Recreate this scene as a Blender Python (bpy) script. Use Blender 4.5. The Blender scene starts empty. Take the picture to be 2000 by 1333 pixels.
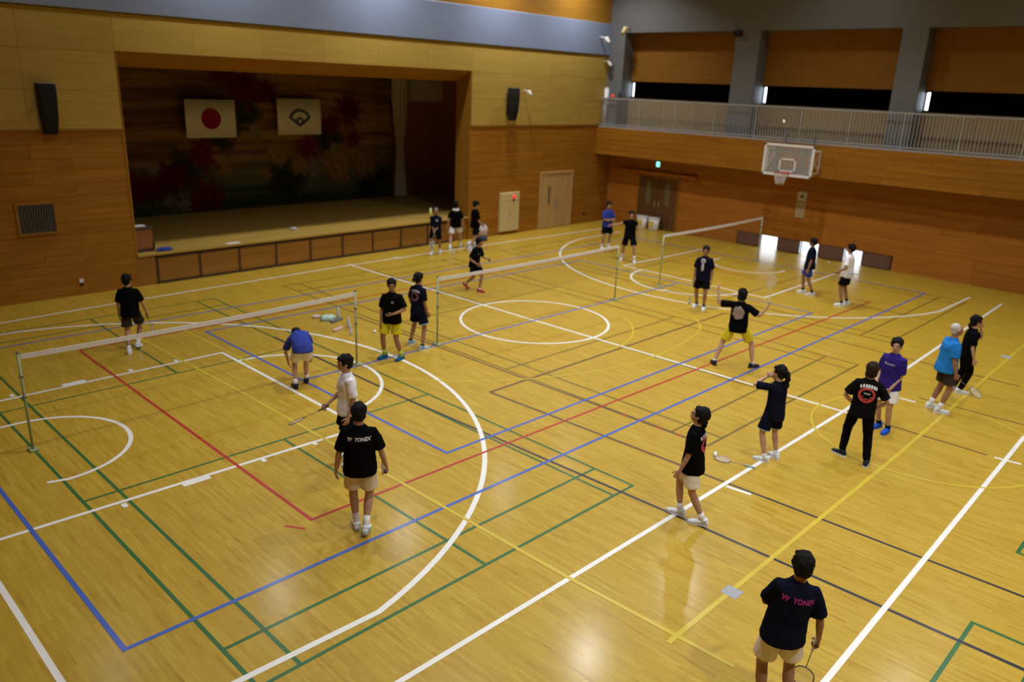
import bpy, bmesh, math, random
import numpy as np
from mathutils import Vector, Matrix, noise
from mathutils.bvhtree import BVHTree
random.seed(7)
sc = bpy.context.scene
C = sc.collection
PI = math.pi

# ------------------------------------------------------------------ camera
F_PX = 1537.965; YAW = 0.763153; PIT = -0.314026; ROLL = 0.040741
CAM = Vector((-13.994, -12.610, 5.558))
fw = Vector((math.cos(PIT)*math.cos(YAW), math.cos(PIT)*math.sin(YAW), math.sin(PIT)))
r0 = fw.cross(Vector((0, 0, 1))).normalized(); u0 = r0.cross(fw)
RT = r0*math.cos(ROLL) + u0*math.sin(ROLL); UP = u0*math.cos(ROLL) - r0*math.sin(ROLL)
cd = bpy.data.cameras.new('camera'); cam = bpy.data.objects.new('camera', cd); C.objects.link(cam)
cam.matrix_world = Matrix(((RT.x, UP.x, -fw.x, CAM.x), (RT.y, UP.y, -fw.y, CAM.y), (RT.z, UP.z, -fw.z, CAM.z), (0, 0, 0, 1)))
cd.sensor_width = 36; cd.lens = F_PX/2000*36; cd.clip_end = 200; cd.clip_start = 0.05
cd.dof.use_dof = True; cd.dof.focus_distance = 8.0; cd.dof.aperture_fstop = 0.95
sc.camera = cam

def ray(x, y):
    return fw + RT*((x-1000)/F_PX) - UP*((y-666.5)/F_PX)
def gnd(x, y, z=0.0):                      # pixel -> point on a level plane
    d = ray(x, y); t = (z-CAM.z)/d.z
    return CAM + d*t
def atY(x, y, Y):
    d = ray(x, y); return CAM + d*((Y-CAM.y)/d.y)
def atX(x, y, X):
    d = ray(x, y); return CAM + d*((X-CAM.x)/d.x)

# ------------------------------------------------------------------ world, exposure
sc.view_settings.view_transform = 'Standard'; sc.view_settings.look = 'None'
sc.view_settings.gamma = 1.0; sc.view_settings.use_curve_mapping = False
sc.view_settings.exposure = 0.0
w = bpy.data.worlds.new('sky'); sc.world = w; w.use_nodes = True
w.node_tree.nodes['Background'].inputs[0].default_value = (0.80, 0.87, 1.0, 1)
w.node_tree.nodes['Background'].inputs[1].default_value = 7.0

LAMP_W = 200
LAMPS = []                                   # filled by the ceiling lamp builder below
CEIL = 10.6

# ------------------------------------------------------------------ materials
def NT(name):
    m = bpy.data.materials.new(name); m.use_nodes = True
    nt = m.node_tree; b = nt.nodes['Principled BSDF']
    return m, nt, b
def nd(nt, t, **kw):
    n = nt.nodes.new(t)
    for k, v in kw.items():
        if k[0] == 'i' and k[1:].isdigit(): n.inputs[int(k[1:])].default_value = v
        else: setattr(n, k, v)
    return n
def c4(c): return (c[0], c[1], c[2], 1)
MC = {}
def plain(name, col, rough=0.6, metal=0.0, var=0.12, scale=30, emit=None, spec=0.5):
    if name in MC: return MC[name]
    m, nt, b = NT(name)
    tc = nd(nt, 'ShaderNodeTexCoord'); no = nd(nt, 'ShaderNodeTexNoise'); no.inputs['Scale'].default_value = scale
    nt.links.new(tc.outputs['Object'], no.inputs['Vector'])
    mx = nd(nt, 'ShaderNodeMix', data_type='RGBA')
    mx.inputs[6].default_value = c4([max(0, x*(1-var)) for x in col]); mx.inputs[7].default_value = c4([min(1, x*(1+var)) for x in col])
    nt.links.new(no.outputs['Fac'], mx.inputs[0]); nt.links.new(mx.outputs[2], b.inputs['Base Color'])
    b.inputs['Roughness'].default_value = rough; b.inputs['Metallic'].default_value = metal
    b.inputs['Specular IOR Level'].default_value = spec
    if emit:
        b.inputs['Emission Color'].default_value = c4(emit[0]); b.inputs['Emission Strength'].default_value = emit[1]
    MC[name] = m; return m
def wood(name, c1, c2, rough=0.45, axis='X', rnd=0.25, gs=1.0):
    """boards: stretched grain, and every board its own tint"""
    if name in MC: return MC[name]
    m, nt, b = NT(name)
    tc = nd(nt, 'ShaderNodeTexCoord'); mp = nd(nt, 'ShaderNodeMapping'); oi = nd(nt, 'ShaderNodeObjectInfo')
    s = {'X': (0.6, 9, 14), 'Y': (9, 0.6, 14), 'Z': (9, 9, 0.6)}[axis]
    mp.inputs['Scale'].default_value = tuple(v*gs for v in s)
    geo = nd(nt, 'ShaderNodeNewGeometry')
    nt.links.new(geo.outputs['Position'], mp.inputs['Vector'])
    no = nd(nt, 'ShaderNodeTexNoise', noise_dimensions='4D'); no.inputs['Scale'].default_value = 1.0; no.inputs['Detail'].default_value = 5
    nt.links.new(mp.outputs[0], no.inputs['Vector'])
    mw = nd(nt, 'ShaderNodeMath', operation='MULTIPLY'); mw.inputs[1].default_value = 40
    nt.links.new(oi.outputs['Random'], mw.inputs[0]); nt.links.new(mw.outputs[0], no.inputs['W'])
    cr = nd(nt, 'ShaderNodeValToRGB'); cr.color_ramp.elements[0].position = 0.3; cr.color_ramp.elements[1].position = 0.7
    cr.color_ramp.elements[0].color = c4(c1); cr.color_ramp.elements[1].color = c4(c2)
    nt.links.new(no.outputs['Fac'], cr.inputs[0])
    hs = nd(nt, 'ShaderNodeHueSaturation')
    mr = nd(nt, 'ShaderNodeMapRange'); mr.inputs[3].default_value = 1-rnd; mr.inputs[4].default_value = 1+rnd
    nt.links.new(oi.outputs['Random'], mr.inputs[0]); nt.links.new(mr.outputs[0], hs.inputs['Value'])
    nt.links.new(cr.outputs[0], hs.inputs['Color']); nt.links.new(hs.outputs[0], b.inputs['Base Color'])
    b.inputs['Roughness'].default_value = rough+.1; b.inputs['Specular IOR Level'].default_value = .18
    MC[name] = m; return m
def fabric(name, col, rough=0.9):
    if name in MC: return MC[name]
    m = plain(name, col, rough, var=0.15, scale=18, spec=0.2)
    return m

def floor_mat():
    m, nt, b = NT('maple_strip_floor')
    geo = nd(nt, 'ShaderNodeNewGeometry')
    mp = nd(nt, 'ShaderNodeMapping'); mp.inputs['Rotation'].default_value = (0, 0, PI/2)
    nt.links.new(geo.outputs['Position'], mp.inputs['Vector'])
    br = nd(nt, 'ShaderNodeTexBrick', offset=0.37, offset_frequency=2)
    br.inputs['Color1'].default_value = (0, 0, 0, 1); br.inputs['Color2'].default_value = (1, 1, 1, 1); br.inputs['Mortar'].default_value = (0.3, 0.3, 0.3, 1)
    br.inputs['Scale'].default_value = 1.0; br.inputs['Mortar Size'].default_value = 0.0012; br.inputs['Bias'].default_value = 0
    br.inputs['Brick Width'].default_value = 0.55; br.inputs['Row Height'].default_value = 0.046
    nt.links.new(mp.outputs[0], br.inputs['Vector'])
    m2 = nd(nt, 'ShaderNodeMapping'); m2.inputs['Scale'].default_value = (30, 2.2, 1)
    nt.links.new(geo.outputs['Position'], m2.inputs['Vector'])
    no = nd(nt, 'ShaderNodeTexNoise'); no.inputs['Scale'].default_value = 1; no.inputs['Detail'].default_value = 5; no.inputs['Roughness'].default_value = 0.65
    nt.links.new(m2.outputs[0], no.inputs['Vector'])
    mx = nd(nt, 'ShaderNodeMix', data_type='FLOAT'); mx.inputs[0].default_value = 0.76
    nt.links.new(br.outputs['Color'], mx.inputs[2]); nt.links.new(no.outputs['Fac'], mx.inputs[3])
    cr = nd(nt, 'ShaderNodeValToRGB'); e = cr.color_ramp.elements
    e[0].position = 0.20; e[0].color = (0.25, 0.118, 0.008, 1)
    e[1].position = 0.85; e[1].color = (0.55, 0.385, 0.055, 1)
    k = e.new(0.36); k.color = (0.41, 0.250, 0.017, 1)
    k = e.new(0.55); k.color = (0.46, 0.295, 0.024, 1)
    nt.links.new(mx.outputs[0], cr.inputs[0]); nt.links.new(cr.outputs[0], b.inputs['Base Color'])
    b.inputs['Roughness'].default_value = 0.5
    b.inputs['Specular IOR Level'].default_value = 0.3
    b.inputs['Coat Weight'].default_value = 0.35; b.inputs['Coat Roughness'].default_value = 0.18
    return m
M_FLOOR = floor_mat()
M_WALL_LO = wood('wall_board_oak', (0.275, 0.105, 0.008), (0.39, 0.165, 0.015), 0.5, 'X', 0.055)
M_WALL_UP = wood('wall_panel_birch', (0.41, 0.265, 0.05), (0.49, 0.33, 0.072), 0.5, 'X', 0.05)
M_WALL_B = wood('balcony_wall_board', (0.34, 0.122, 0.014), (0.47, 0.18, 0.023), 0.5, 'Y', 0.05)
M_FASC = wood('fascia_board', (0.26, 0.10, 0.006), (0.37, 0.155, 0.013), 0.5, 'Y', 0.05)
M_TRIM = wood('frame_wood', (0.27, 0.12, 0.012), (0.34, 0.165, 0.02), 0.5, 'X', 0.04)
M_TAN = wood('tan_panel', (0.32, 0.225, 0.10), (0.39, 0.28, 0.13), 0.6, 'Y', 0.05)
M_BLIND = wood('tan_blind', (0.25, 0.105, 0.012), (0.30, 0.13, 0.017), 0.7, 'Y', 0.04)
M_STAGE = wood('stage_floor_wood', (0.38, 0.23, 0.045), (0.48, 0.31, 0.07), 0.35, 'X', 0.04)
M_PANEL = wood('stage_front_panel', (0.28, 0.125, 0.020), (0.36, 0.17, 0.03), 0.45, 'X', 0.05)
M_GREY = plain('grey_paint_concrete', (0.15, 0.158, 0.165), 0.55, var=0.06, scale=2)
M_BEAM = plain('pale_grey_beam_paint', (0.225, 0.27, 0.39), 0.35, var=0.05, scale=1.5)
M_CEIL = plain('ceiling_board', (0.12, 0.11, 0.10), 0.8, var=0.05, scale=3)
M_DK = plain('dark_brown_trim', (0.055, 0.028, 0.012), 0.5)
M_BLACK = plain('black_plastic', (0.006, 0.006, 0.007), 0.6)
M_CURT = plain('black_curtain', (0.0012, 0.0012, 0.0015), 0.95, spec=0.0)
M_WHITE = plain('white_paint', (0.78, 0.78, 0.76), 0.45, var=0.04)
M_STEEL = plain('grey_steel', (0.45, 0.46, 0.48), 0.35, 0.6, var=0.05)
M_RAIL = plain('railing_grey', (0.40, 0.41, 0.43), 0.4, 0.2, var=0.04)
M_ALU = plain('aluminium', (0.6, 0.6, 0.62), 0.35, 0.8, var=0.04)
M_CREAM = plain('cream_enamel', (0.62, 0.50, 0.24), 0.4, var=0.04)
M_RED = plain('red_lamp', (0.7, 0.03, 0.03), 0.3, emit=((1, 0.04, 0.06), 0.6))
def glass():
    m, nt, b = NT('window_glass')
    out = nt.nodes['Material Output']
    t = nd(nt, 'ShaderNodeBsdfTransparent'); t.inputs[0].default_value = (0.93, 0.95, 0.95, 1)
    g = nd(nt, 'ShaderNodeBsdfGlossy'); g.inputs['Roughness'].default_value = 0.03
    mx = nd(nt, 'ShaderNodeMixShader'); mx.inputs[0].default_value = 0.07
    nt.links.new(t.outputs[0], mx.inputs[1]); nt.links.new(g.outputs[0], mx.inputs[2]); nt.links.new(mx.outputs[0], out.inputs[0])
    return m
M_GLASS = glass()

# ------------------------------------------------------------------ mesh helpers
def new_obj(name, me, mat=None, parent=None):
    o = bpy.data.objects.new(name, me); C.objects.link(o)
    if mat and me is not None and not me.materials: me.materials.append(mat)
    if parent: o.parent = parent
    return o
def tag(o, label=None, cat=None, group=None, kind=None):
    if label: o['label'] = label
    if cat: o['category'] = cat
    if group: o['group'] = group
    if kind: o['kind'] = kind
    return o
def empty(name, loc=(0, 0, 0), rz=0):
    o = bpy.data.objects.new(name, None); C.objects.link(o); o.location = loc; o.rotation_euler = (0, 0, rz)
    o.empty_display_size = 0.1
    return o
def bm_box(bm, a, b):
    v = [bm.verts.new((x, y, z)) for x in (a[0], b[0]) for y in (a[1], b[1]) for z in (a[2], b[2])]
    for f in ((0, 1, 3, 2), (4, 6, 7, 5), (0, 4, 5, 1), (2, 3, 7, 6), (0, 2, 6, 4), (1, 5, 7, 3)):
        bm.faces.new([v[i] for i in f])
def fin(bm, name, smooth=False, recalc=True):
    if recalc: bmesh.ops.recalc_face_normals(bm, faces=bm.faces[:])
    me = bpy.data.meshes.new(name); bm.to_mesh(me); bm.free()
    if smooth:
        for p in me.polygons: p.use_smooth = True
    return me
def boxes(name, lst, mat, parent=None, bevel=0):
    bm = bmesh.new()
    for a, b in lst: bm_box(bm, [min(x, y) for x, y in zip(a, b)], [max(x, y) for x, y in zip(a, b)])
    if bevel: bmesh.ops.bevel(bm, geom=bm.edges[:], offset=bevel, segments=2, affect='EDGES', profile=0.5)
    return new_obj(name, fin(bm, name), mat, parent)
def box(name, a, b, mat, parent=None, bevel=0): return boxes(name, [(a, b)], mat, parent, bevel)
BOXM = {}
def shared_box(name, a, b, mat, parent):
    """a board: box of its own, mesh shared by all boards of the same size"""
    a = Vector(a); b = Vector(b); s = b-a
    key = (round(s.x, 3), round(s.y, 3), round(s.z, 3), mat.name)
    if key not in BOXM:
        bm = bmesh.new(); bm_box(bm, (-s.x/2, -s.y/2, -s.z/2), (s.x/2, s.y/2, s.z/2))
        me = fin(bm, name); me.materials.append(mat); BOXM[key] = me
    o = bpy.data.objects.new(name, BOXM[key]); C.objects.link(o); o.location = (a+b)/2; o.parent = parent
    return o
def frame_of(d):
    d = d.normalized(); a = Vector((0, 0, 1)) if abs(d.z) < 0.9 else Vector((0, 1, 0))
    x = a.cross(d).normalized(); return x, d.cross(x)
def tube(bm, pts, rad, n=8, cap=True):
    pts = [Vector(p) for p in pts]
    if not hasattr(rad, '__len__'): rad = [rad]*len(pts)
    rings = []; x = None
    for i, p in enumerate(pts):
        d = (pts[min(i+1, len(pts)-1)]-pts[max(i-1, 0)])
        if x is None: x, y = frame_of(d)
        else:
            d = d.normalized(); x = (x-d*x.dot(d)).normalized(); y = d.cross(x)
        rings.append([bm.verts.new(p+(x*math.cos(2*PI*k/n)+y*math.sin(2*PI*k/n))*rad[i]) for k in range(n)])
    for a, b in zip(rings, rings[1:]):
        for k in range(n): bm.faces.new((a[k], a[(k+1) % n], b[(k+1) % n], b[k]))
    if cap: bm.faces.new(rings[0][::-1]); bm.faces.new(rings[-1])
def loft(bm, rings, n=14, cap=True):
    """rings: (centre, xvec, yvec, rx, ry)"""
    R = []
    for c, x, y, rx, ry in rings:
        R.append([bm.verts.new(c+x*(rx*math.cos(2*PI*k/n))+y*(ry*math.sin(2*PI*k/n))) for k in range(n)])
    for a, b in zip(R, R[1:]):
        for k in range(n): bm.faces.new((a[k], a[(k+1) % n], b[(k+1) % n], b[k]))
    if cap: bm.faces.new(R[0][::-1]); bm.faces.new(R[-1])
def ball(bm, c, r, M=None, seg=14, ring=9):
    c = Vector(c); r = Vector(r) if hasattr(r, '__len__') else Vector((r, r, r))
    M = M or Matrix.Identity(3)
    vs = []
    top = bm.verts.new(c+M@Vector((0, 0, r.z))); bot = bm.verts.new(c+M@Vector((0, 0, -r.z)))
    for i in range(1, ring):
        t = PI*i/ring
        vs.append([bm.verts.new(c+M@Vector((r.x*math.sin(t)*math.cos(2*PI*k/seg), r.y*math.sin(t)*math.sin(2*PI*k/seg), r.z*math.cos(t)))) for k in range(seg)])
    for k in range(seg):
        bm.faces.new((top, vs[0][k], vs[0][(k+1) % seg])); bm.faces.new((bot, vs[-1][(k+1) % seg], vs[-1][k]))
    for a, b in zip(vs, vs[1:]):
        for k in range(seg): bm.faces.new((a[k], b[k], b[(k+1) % seg], a[(k+1) % seg]))
def cyl(name, a, b, r, mat, parent=None, n=12, r2=None):
    bm = bmesh.new(); tube(bm, [a, b], [r, r if r2 is None else r2], n)
    me = fin(bm, name, True)
    return new_obj(name, me, mat, parent)

# ================================================================== STRUCTURE
XL, XR = -14.6, 14.2          # side walls (right = wall under the balcony)
YS, YF = 8.9, -24.0           # stage wall face, far end of the hall behind the camera's right
FX = 13.15                    # balcony fascia face
OX0, OX1 = -6.1, 5.88         # stage opening
ZST = 0.85

fl = box('floor', (XL, YF, -0.2), (14.5, YS+0.3, 0), M_FLOOR); tag(fl, 'glossy golden wood strip floor painted with many court lines', 'floor', kind='structure')
ce = box('ceiling', (XL, YF, CEIL+0.4), (14.9, 15.5, CEIL+0.7), M_CEIL); tag(ce, 'plain hall ceiling above the lamps', 'ceiling', kind='structure')
o = box('wall_left', (XL-0.3, YF, 0), (XL, 15.5, CEIL+0.4), M_WALL_LO); tag(o, 'wood wall at the left end of the hall', 'wall', kind='structure')
o = box('wall_front', (XL, YF-0.3, 0), (14.9, YF, CEIL+0.4), M_WALL_LO); tag(o, 'wood wall opposite the stage', 'wall', kind='structure')
# --- stage wall
ws = boxes('wall_stage', [((XL, YS+.03, 0), (OX0, YS+.3, CEIL+.4)), ((OX1, YS+.03, 0), (14.9, YS+.3, CEIL+.4)), ((OX0, YS+.03, 5.98), (OX1, YS+.3, CEIL+.4))], M_DK)
tag(ws, 'wood panelled wall around the stage opening', 'wall', kind='structure')
def rows(z0, z1, n): return [(z0+(z1-z0)*i/n, z0+(z1-z0)*(i+1)/n) for i in range(n)]
def cols(a, b, n): return [(a+(b-a)*i/n, a+(b-a)*(i+1)/n) for i in range(n)]
g = 0.006
for i, (z0, z1) in enumerate(rows(0.0, 4.08, 13)):                     # boards below the step line
    for a, b in ((XL, OX0), (OX1, XR)):
        ofs = 0.9 if i % 2 else 0
        xs = [a]; x = a+2.4-ofs
        while x < b-0.5: xs.append(x); x += 2.4
        xs.append(b)
        for x0, x1 in zip(xs, xs[1:]):
            shared_box('wall_board', (x0+g/2, YS, z0+g), (x1-g/2, YS+.03, z1), M_WALL_LO, ws)
for z0, z1 in rows(4.12, 6.86, 3):                                      # large birch panels above
    for a, b, n in ((XL, OX0, 4), (OX0, OX1, 6), (OX1, XR, 4)):
        for x0, x1 in cols(a, b, n):
            zz0, zz1 = z0, z1
            if a == OX0:
                if z1 < 6.0: continue
                zz0 = max(z0, 5.98)
            shared_box('wall_panel', (x0+g/2, YS-.012, zz0+g), (x1-g/2, YS+.03, zz1), M_WALL_UP, ws)
for a, b in ((XL, OX0), (OX1, XR)):
    shared_box('ledge', (a, YS-.03, 4.085), (b, YS+.03, 4.12), M_TRIM, ws)
for x0, x1 in cols(XL, 13.9, 8):                                        # wood above the grey beam
    shared_box('wall_panel', (x0+g/2, YS+.0, 8.1), (x1-g/2, YS+.03, CEIL+.4), M_TRIM, ws)
bmo = box('trim_1', (XL, YS-.06, 6.88), (13.75, YS+.03, 8.1), M_BEAM, None, 0.02); tag(bmo, 'wide pale grey beam across the stage wall above the wood panels', 'beam', kind='structure')
# sloped header and jambs of the opening
bm = bmesh.new()
prof = [(YS-.014, 5.98), (YS+.75, 5.62), (YS+.75, 5.98)]
va = [bm.verts.new((OX0, y, z)) for y, z in prof]; vb = [bm.verts.new((OX1, y, z)) for y, z in prof]
for i in range(3): bm.faces.new((va[i], va[(i+1) % 3], vb[(i+1) % 3], vb[i]))
bm.faces.new(va[::-1]); bm.faces.new(vb)
o = new_obj('trim_2', fin(bm, 'trim_2'), M_TRIM); tag(o, 'sloped wooden header along the top of the stage opening', 'trim', kind='structure')
o = box('trim_3', (OX1-.02, YS-.012, ZST), (OX1+.03, YS+.75, 5.98), M_TRIM); tag(o, 'wooden right jamb of the stage opening', 'trim', kind='structure')
o = box('trim_4', (OX0-.03, YS-.012, ZST), (OX0+.02, YS+.75, 5.98), M_TRIM); tag(o, 'wooden left jamb of the stage opening', 'trim', kind='structure')
# --- stage box
SX0, SX1, SY = -8.6, 9.8, 15.0
M_SWH = plain('stage_wall_plaster', (0.75, 0.70, 0.62), 0.8, var=0.04)
M_SBR = plain('stage_wall_wood', (0.42, 0.18, 0.06), 0.6, var=0.1, scale=6)
o = boxes('wall_stage_back', [((SX0, SY, ZST), (SX1, SY+.2, 4.75))], M_SBR); tag(o, 'dark wood lower back wall of the stage', 'wall', kind='structure')
o = boxes('wall_stage_back_upper', [((SX0, SY, 4.75), (SX1, SY+.2, 7.2))], M_SWH); tag(o, 'pale plaster upper back wall of the stage', 'wall', kind='structure')
o = boxes('wall_stage_side', [((SX0-.2, YS+.3, 0), (SX0, SY+.2, 7.2)), ((SX1, YS+.3, 0), (SX1+.2, SY+.2, 7.2))], M_SBR); tag(o, 'dark side walls of the stage wings', 'wall', kind='structure')
o = box('ceiling_stage', (SX0, YS+.3, 7.2), (SX1, SY+.2, 7.4), M_DK); tag(o, 'dark ceiling over the stage', 'ceiling', kind='structure')
st = boxes('floor_stage', [((OX0, YS-.06, ZST-.05), (OX1, YS+.4, ZST)), ((SX0, YS+.4, ZST-.05), (SX1, SY, ZST))], M_STAGE); tag(st, 'raised wooden stage floor with a rounded front lip', 'stage floor', kind='structure')
sf = box('wall_stage_front', (OX0, YS+.05, 0), (OX1, YS+.3, ZST-.05), M_TRIM); tag(sf, 'wooden riser under the stage lip with framed panels', 'stage front', kind='structure')
# trolley panels with dark frame
PX0 = -5.6; PW = 1.19
for i in range(9):
    x0 = PX0+i*PW
    shared_box('panel', (x0+.03, YS+.0, .07), (x0+PW-.03, YS+.05, .70), M_PANEL, sf)
    shared_box('post', (x0-.03, YS-.02, .03), (x0+.03, YS+.05, .74), M_DK, sf)
shared_box('post', (PX0+9*PW-.03, YS-.02, .03), (PX0+9*PW+.03, YS+.05, .74), M_DK, sf)
box('top_rail', (PX0-.03, YS-.02, .705), (PX0+9*PW+.03, YS+.05, .745), M_DK, sf)
box('bottom_rail', (PX0-.03, YS-.03, 0.0), (PX0+9*PW+.03, YS+.05, .06), M_DK, sf)
shared_box('panel', (OX0, YS+.0, 0), (PX0-.04, YS+.05, ZST-.05), M_PANEL, sf)

# --- balcony side (right wall)
LW = [(-1.48, -0.71), (0.15, 0.89), (1.80, 2.47)]      # low windows, v
WZ0, WZ1 = 0.03, 0.50
def Y(v): return -v
wb = [((XR+.03, YF, WZ1), (XR+.3, YS+.3, 2.95))]
edges = [YF]+[e for a, b in reversed(LW) for e in (Y(b), Y(a))]+[YS+.3]
for a, b in zip(edges[::2], edges[1::2]): wb.append(((XR+.03, a, 0), (XR+.3, b, WZ1)))
wr = boxes('wall_right', wb, M_DK); tag(wr, 'brown board wall below the balcony', 'wall', kind='structure')
D3 = (-7.2, -5.28)       # door_3 v range
for i, (z0, z1) in enumerate(rows(0.50, 2.95, 8)):
    segs = [(Y(YS*-1)*-1, 0)]
    ya, yb = -12.0, YS
    cuts = [ya+(1.2 if i % 2 else 0)]
    while cuts[-1]+3 < yb-0.8: cuts.append(cuts[-1]+3)
    cuts = ([ya] if i % 2 else [])+cuts+[yb]
    for y0, y1 in zip(cuts, cuts[1:]):
        parts = [(y0, y1)]
        if z0 < 2.15:
            d0, d1 = Y(D3[1]), Y(D3[0]); np_ = []
            for p0, p1 in parts:
                if p1 <= d0 or p0 >= d1: np_.append((p0, p1))
                else:
                    if p0 < d0: np_.append((p0, d0))
                    if p1 > d1: np_.append((d1, p1))
            parts = np_
        for p0, p1 in parts:
            if p1-p0 > .1: shared_box('wall_board', (XR, p0+g/2, z0+g), (XR+.03, p1-g/2, z1), M_WALL_B, wr)
for y0, y1 in ((-12, -6), (-6, Y(3.5)), (Y(-2.4), Y(D3[1])), (Y(D3[0]), YS)):
    shared_box('wall_board', (XR, y0+g/2, 0), (XR+.03, y1-g/2, .5), M_WALL_B, wr)
# balcony slab and fascia
BZ0, BZ1 = 2.92, 4.03
bs = box('floor_balcony', (FX+.03, YF, BZ0), (14.5, YS+.03, BZ1), M_DK); tag(bs, 'balcony slab with a wood board front', 'balcony', kind='structure')
for i, (z0, z1) in enumerate(rows(BZ0, BZ1, 5)):
    y = -12.0; st_ = 1.5 if i % 2 else 0
    cuts = [-12.0]; yy = -12+3-st_
    while yy < YS-.5: cuts.append(yy); yy += 3
    cuts.append(YS)
    for y0, y1 in zip(cuts, cuts[1:]): shared_box('fascia_board', (FX, y0+g/2, z0+g), (FX+.03, y1-g/2, z1), M_FASC, bs)
box('soffit', (FX+.03, -12, BZ0-.02), (XR, YS, BZ0), M_DK, bs)
# upper window wall, columns and beam
COLW = [(-8.9, -8.12), (-3.12, -2.16), (2.70, 3.50), (8.55, 9.45)]
SILL, HEAD = 5.25, 7.76
o = box('wall_balcony_upper', (13.6, YF, HEAD), (14.5, YS+.3, CEIL+.4), M_GREY); tag(o, 'grey concrete wall above the balcony windows', 'wall', kind='structure')
for k, (a, b) in enumerate(COLW):
    o = box('column_%d' % (k+1), (13.6, Y(b), BZ1), (14.5, Y(a), HEAD), M_GREY, None, .02)
    tag(o, ['grey concrete column in the corner beside the stage wall', 'grey concrete column left of the basketball backboard', 'grey concrete column right of the basketball backboard', 'grey concrete column at the far right of the balcony'][k], 'column', kind='structure')
bays = [(COLW[i][1], COLW[i+1][0]) for i in range(3)]
lowp = boxes('wall_balcony_lower', [((14.2, Y(b), BZ1), (14.45, Y(a), SILL)) for a, b in bays]+[((13.9, YF, BZ1), (14.5, Y(9.45), HEAD))], M_DK); tag(lowp, 'low tan wall behind the balcony railing', 'wall', kind='structure')
for a, b in bays:
    for y0, y1 in cols(Y(b), Y(a), 3): shared_box('wall_panel', (14.17, y0+g, BZ1), (14.2, y1-g, SILL), M_TAN, lowp)
for k, (a, b) in enumerate(bays):
    wn = empty('window_%d' % (k+1), (14.3, Y((a+b)/2), SILL))
    tag(wn, ['upper balcony window nearest the stage with a tan blind', 'middle upper balcony window with a tan blind', 'upper balcony window at the right with a tan blind'][k], 'window', kind='structure')
    hw = (b-a)/2
    boxes('window_frame', [((.05, -hw, 0), (.13, hw, .06)), ((.05, -hw, HEAD-SILL-.06), (.13, hw, HEAD-SILL)), ((.05, -.03, 0), (.13, .03, HEAD-SILL)), ((.05, -hw, 0), (.13, -hw+.05, HEAD-SILL)), ((.05, hw-.05, 0), (.13, hw, HEAD-SILL))], M_ALU, wn)
    for s in (-1, 1): box('pane', (.085, min(0, s*hw), .05), (.095, max(0, s*hw), HEAD-SILL-.05), M_GLASS, wn)
    bl = box('blind', (-.06, -hw+.01, .68), (-.03, hw-.01, HEAD-SILL), M_BLIND, wn)
    box('bottom_bar', (-.07, -hw+.01, .655), (-.02, hw-.01, .70), M_BLIND, bl)
    # black curtain in soft folds; it stops short of the column on its left
    bm = bmesh.new(); nn = 90; w0, w1 = -hw+.0, hw-.17
    for i in range(nn+1):
        yy = w0+(w1-w0)*i/nn; xx = .0+.02*math.sin(i*1.1)
        bm.verts.new((xx, yy, 0.0)); bm.verts.new((xx, yy, HEAD-SILL-.1))
    bm.verts.ensure_lookup_table()
    for i in range(nn): bm.faces.new([bm.verts[j] for j in (2*i, 2*i+2, 2*i+3, 2*i+1)])
    cu = new_obj('curtain', fin(bm, 'curtain', True), M_CURT, wn)
    box('sill', (-.13, -hw, -.03), (.1, hw, 0.0), M_TAN, wn)
    # narrow strip above the gap is closed by a felt strip
    box('edge_strip', (-.02, hw-.2, .60), (.03, hw, HEAD-SILL), M_CURT, wn)
# low windows
for k, (a, b) in enumerate(LW):
    wn = empty('window_%d' % (k+4), (XR+.03, Y((a+b)/2), WZ0))
    tag(wn, ['leftmost of the three bright floor-level windows', 'middle of the three bright floor-level windows', 'rightmost of the three bright floor-level windows'][k], 'window', kind='structure')
    hw = (b-a)/2; h = WZ1-WZ0
    boxes('window_frame', [((0, -hw, 0), (.06, -hw+.025, h)), ((0, hw-.025, 0), (.06, hw, h)), ((0, -hw, 0), (.06, hw, .02)), ((0, -hw, h-.025), (.06, hw, h))], M_ALU, wn)
    boxes('bar', [((.02, -hw, h*.62), (.03, hw, h*.62+.012))], M_ALU, wn)
    for s in (-1, 1): box('pane', (.035, min(0, s*hw), .02), (.041, max(0, s*hw), h-.025), M_GLASS, wn)
M_SHUT = plain('shutter_panel', (0.17, 0.085, 0.06), 0.5)
for k, (a, b) in enumerate(((-2.36, -1.5), (-.69, .13), (.91, 1.78), (2.5, 3.45))):
    s = empty('floor_shutter', (XR, Y((a+b)/2), 0.03)); hw = (b-a)/2
    tag(s, ['closed floor-level shutter left of the bright windows', 'closed floor-level shutter between the left and middle bright windows', 'closed floor-level shutter between the middle and right bright windows', 'closed floor-level shutter right of the bright windows'][k], 'shutter', 'floor-level shutters')
    boxes('frame', [((-.03, -hw, 0), (.03, -hw+.03, .46)), ((-.03, hw-.03, 0), (.03, hw, .46)), ((-.03, -hw, 0), (.03, hw, .03)), ((-.03, -hw, .43), (.03, hw, .46))], M_SHUT, s)
    for j in range(5): shared_box('slat', (-.015, -hw+.03, .035+j*.08), (.025, hw-.03, .107+j*.08), M_SHUT, s)
# outside ground
M_OUT = plain('pale_concrete', (0.75, 0.76, 0.78), 0.9, var=0.05)  # plain pale concrete colour, lit by the sky alone
o = box('ground_outside', (14.5, -14, -.25), (24, 12, -.05), M_OUT); tag(o, 'pale ground outside the floor-level windows', 'ground', kind='structure')

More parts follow.
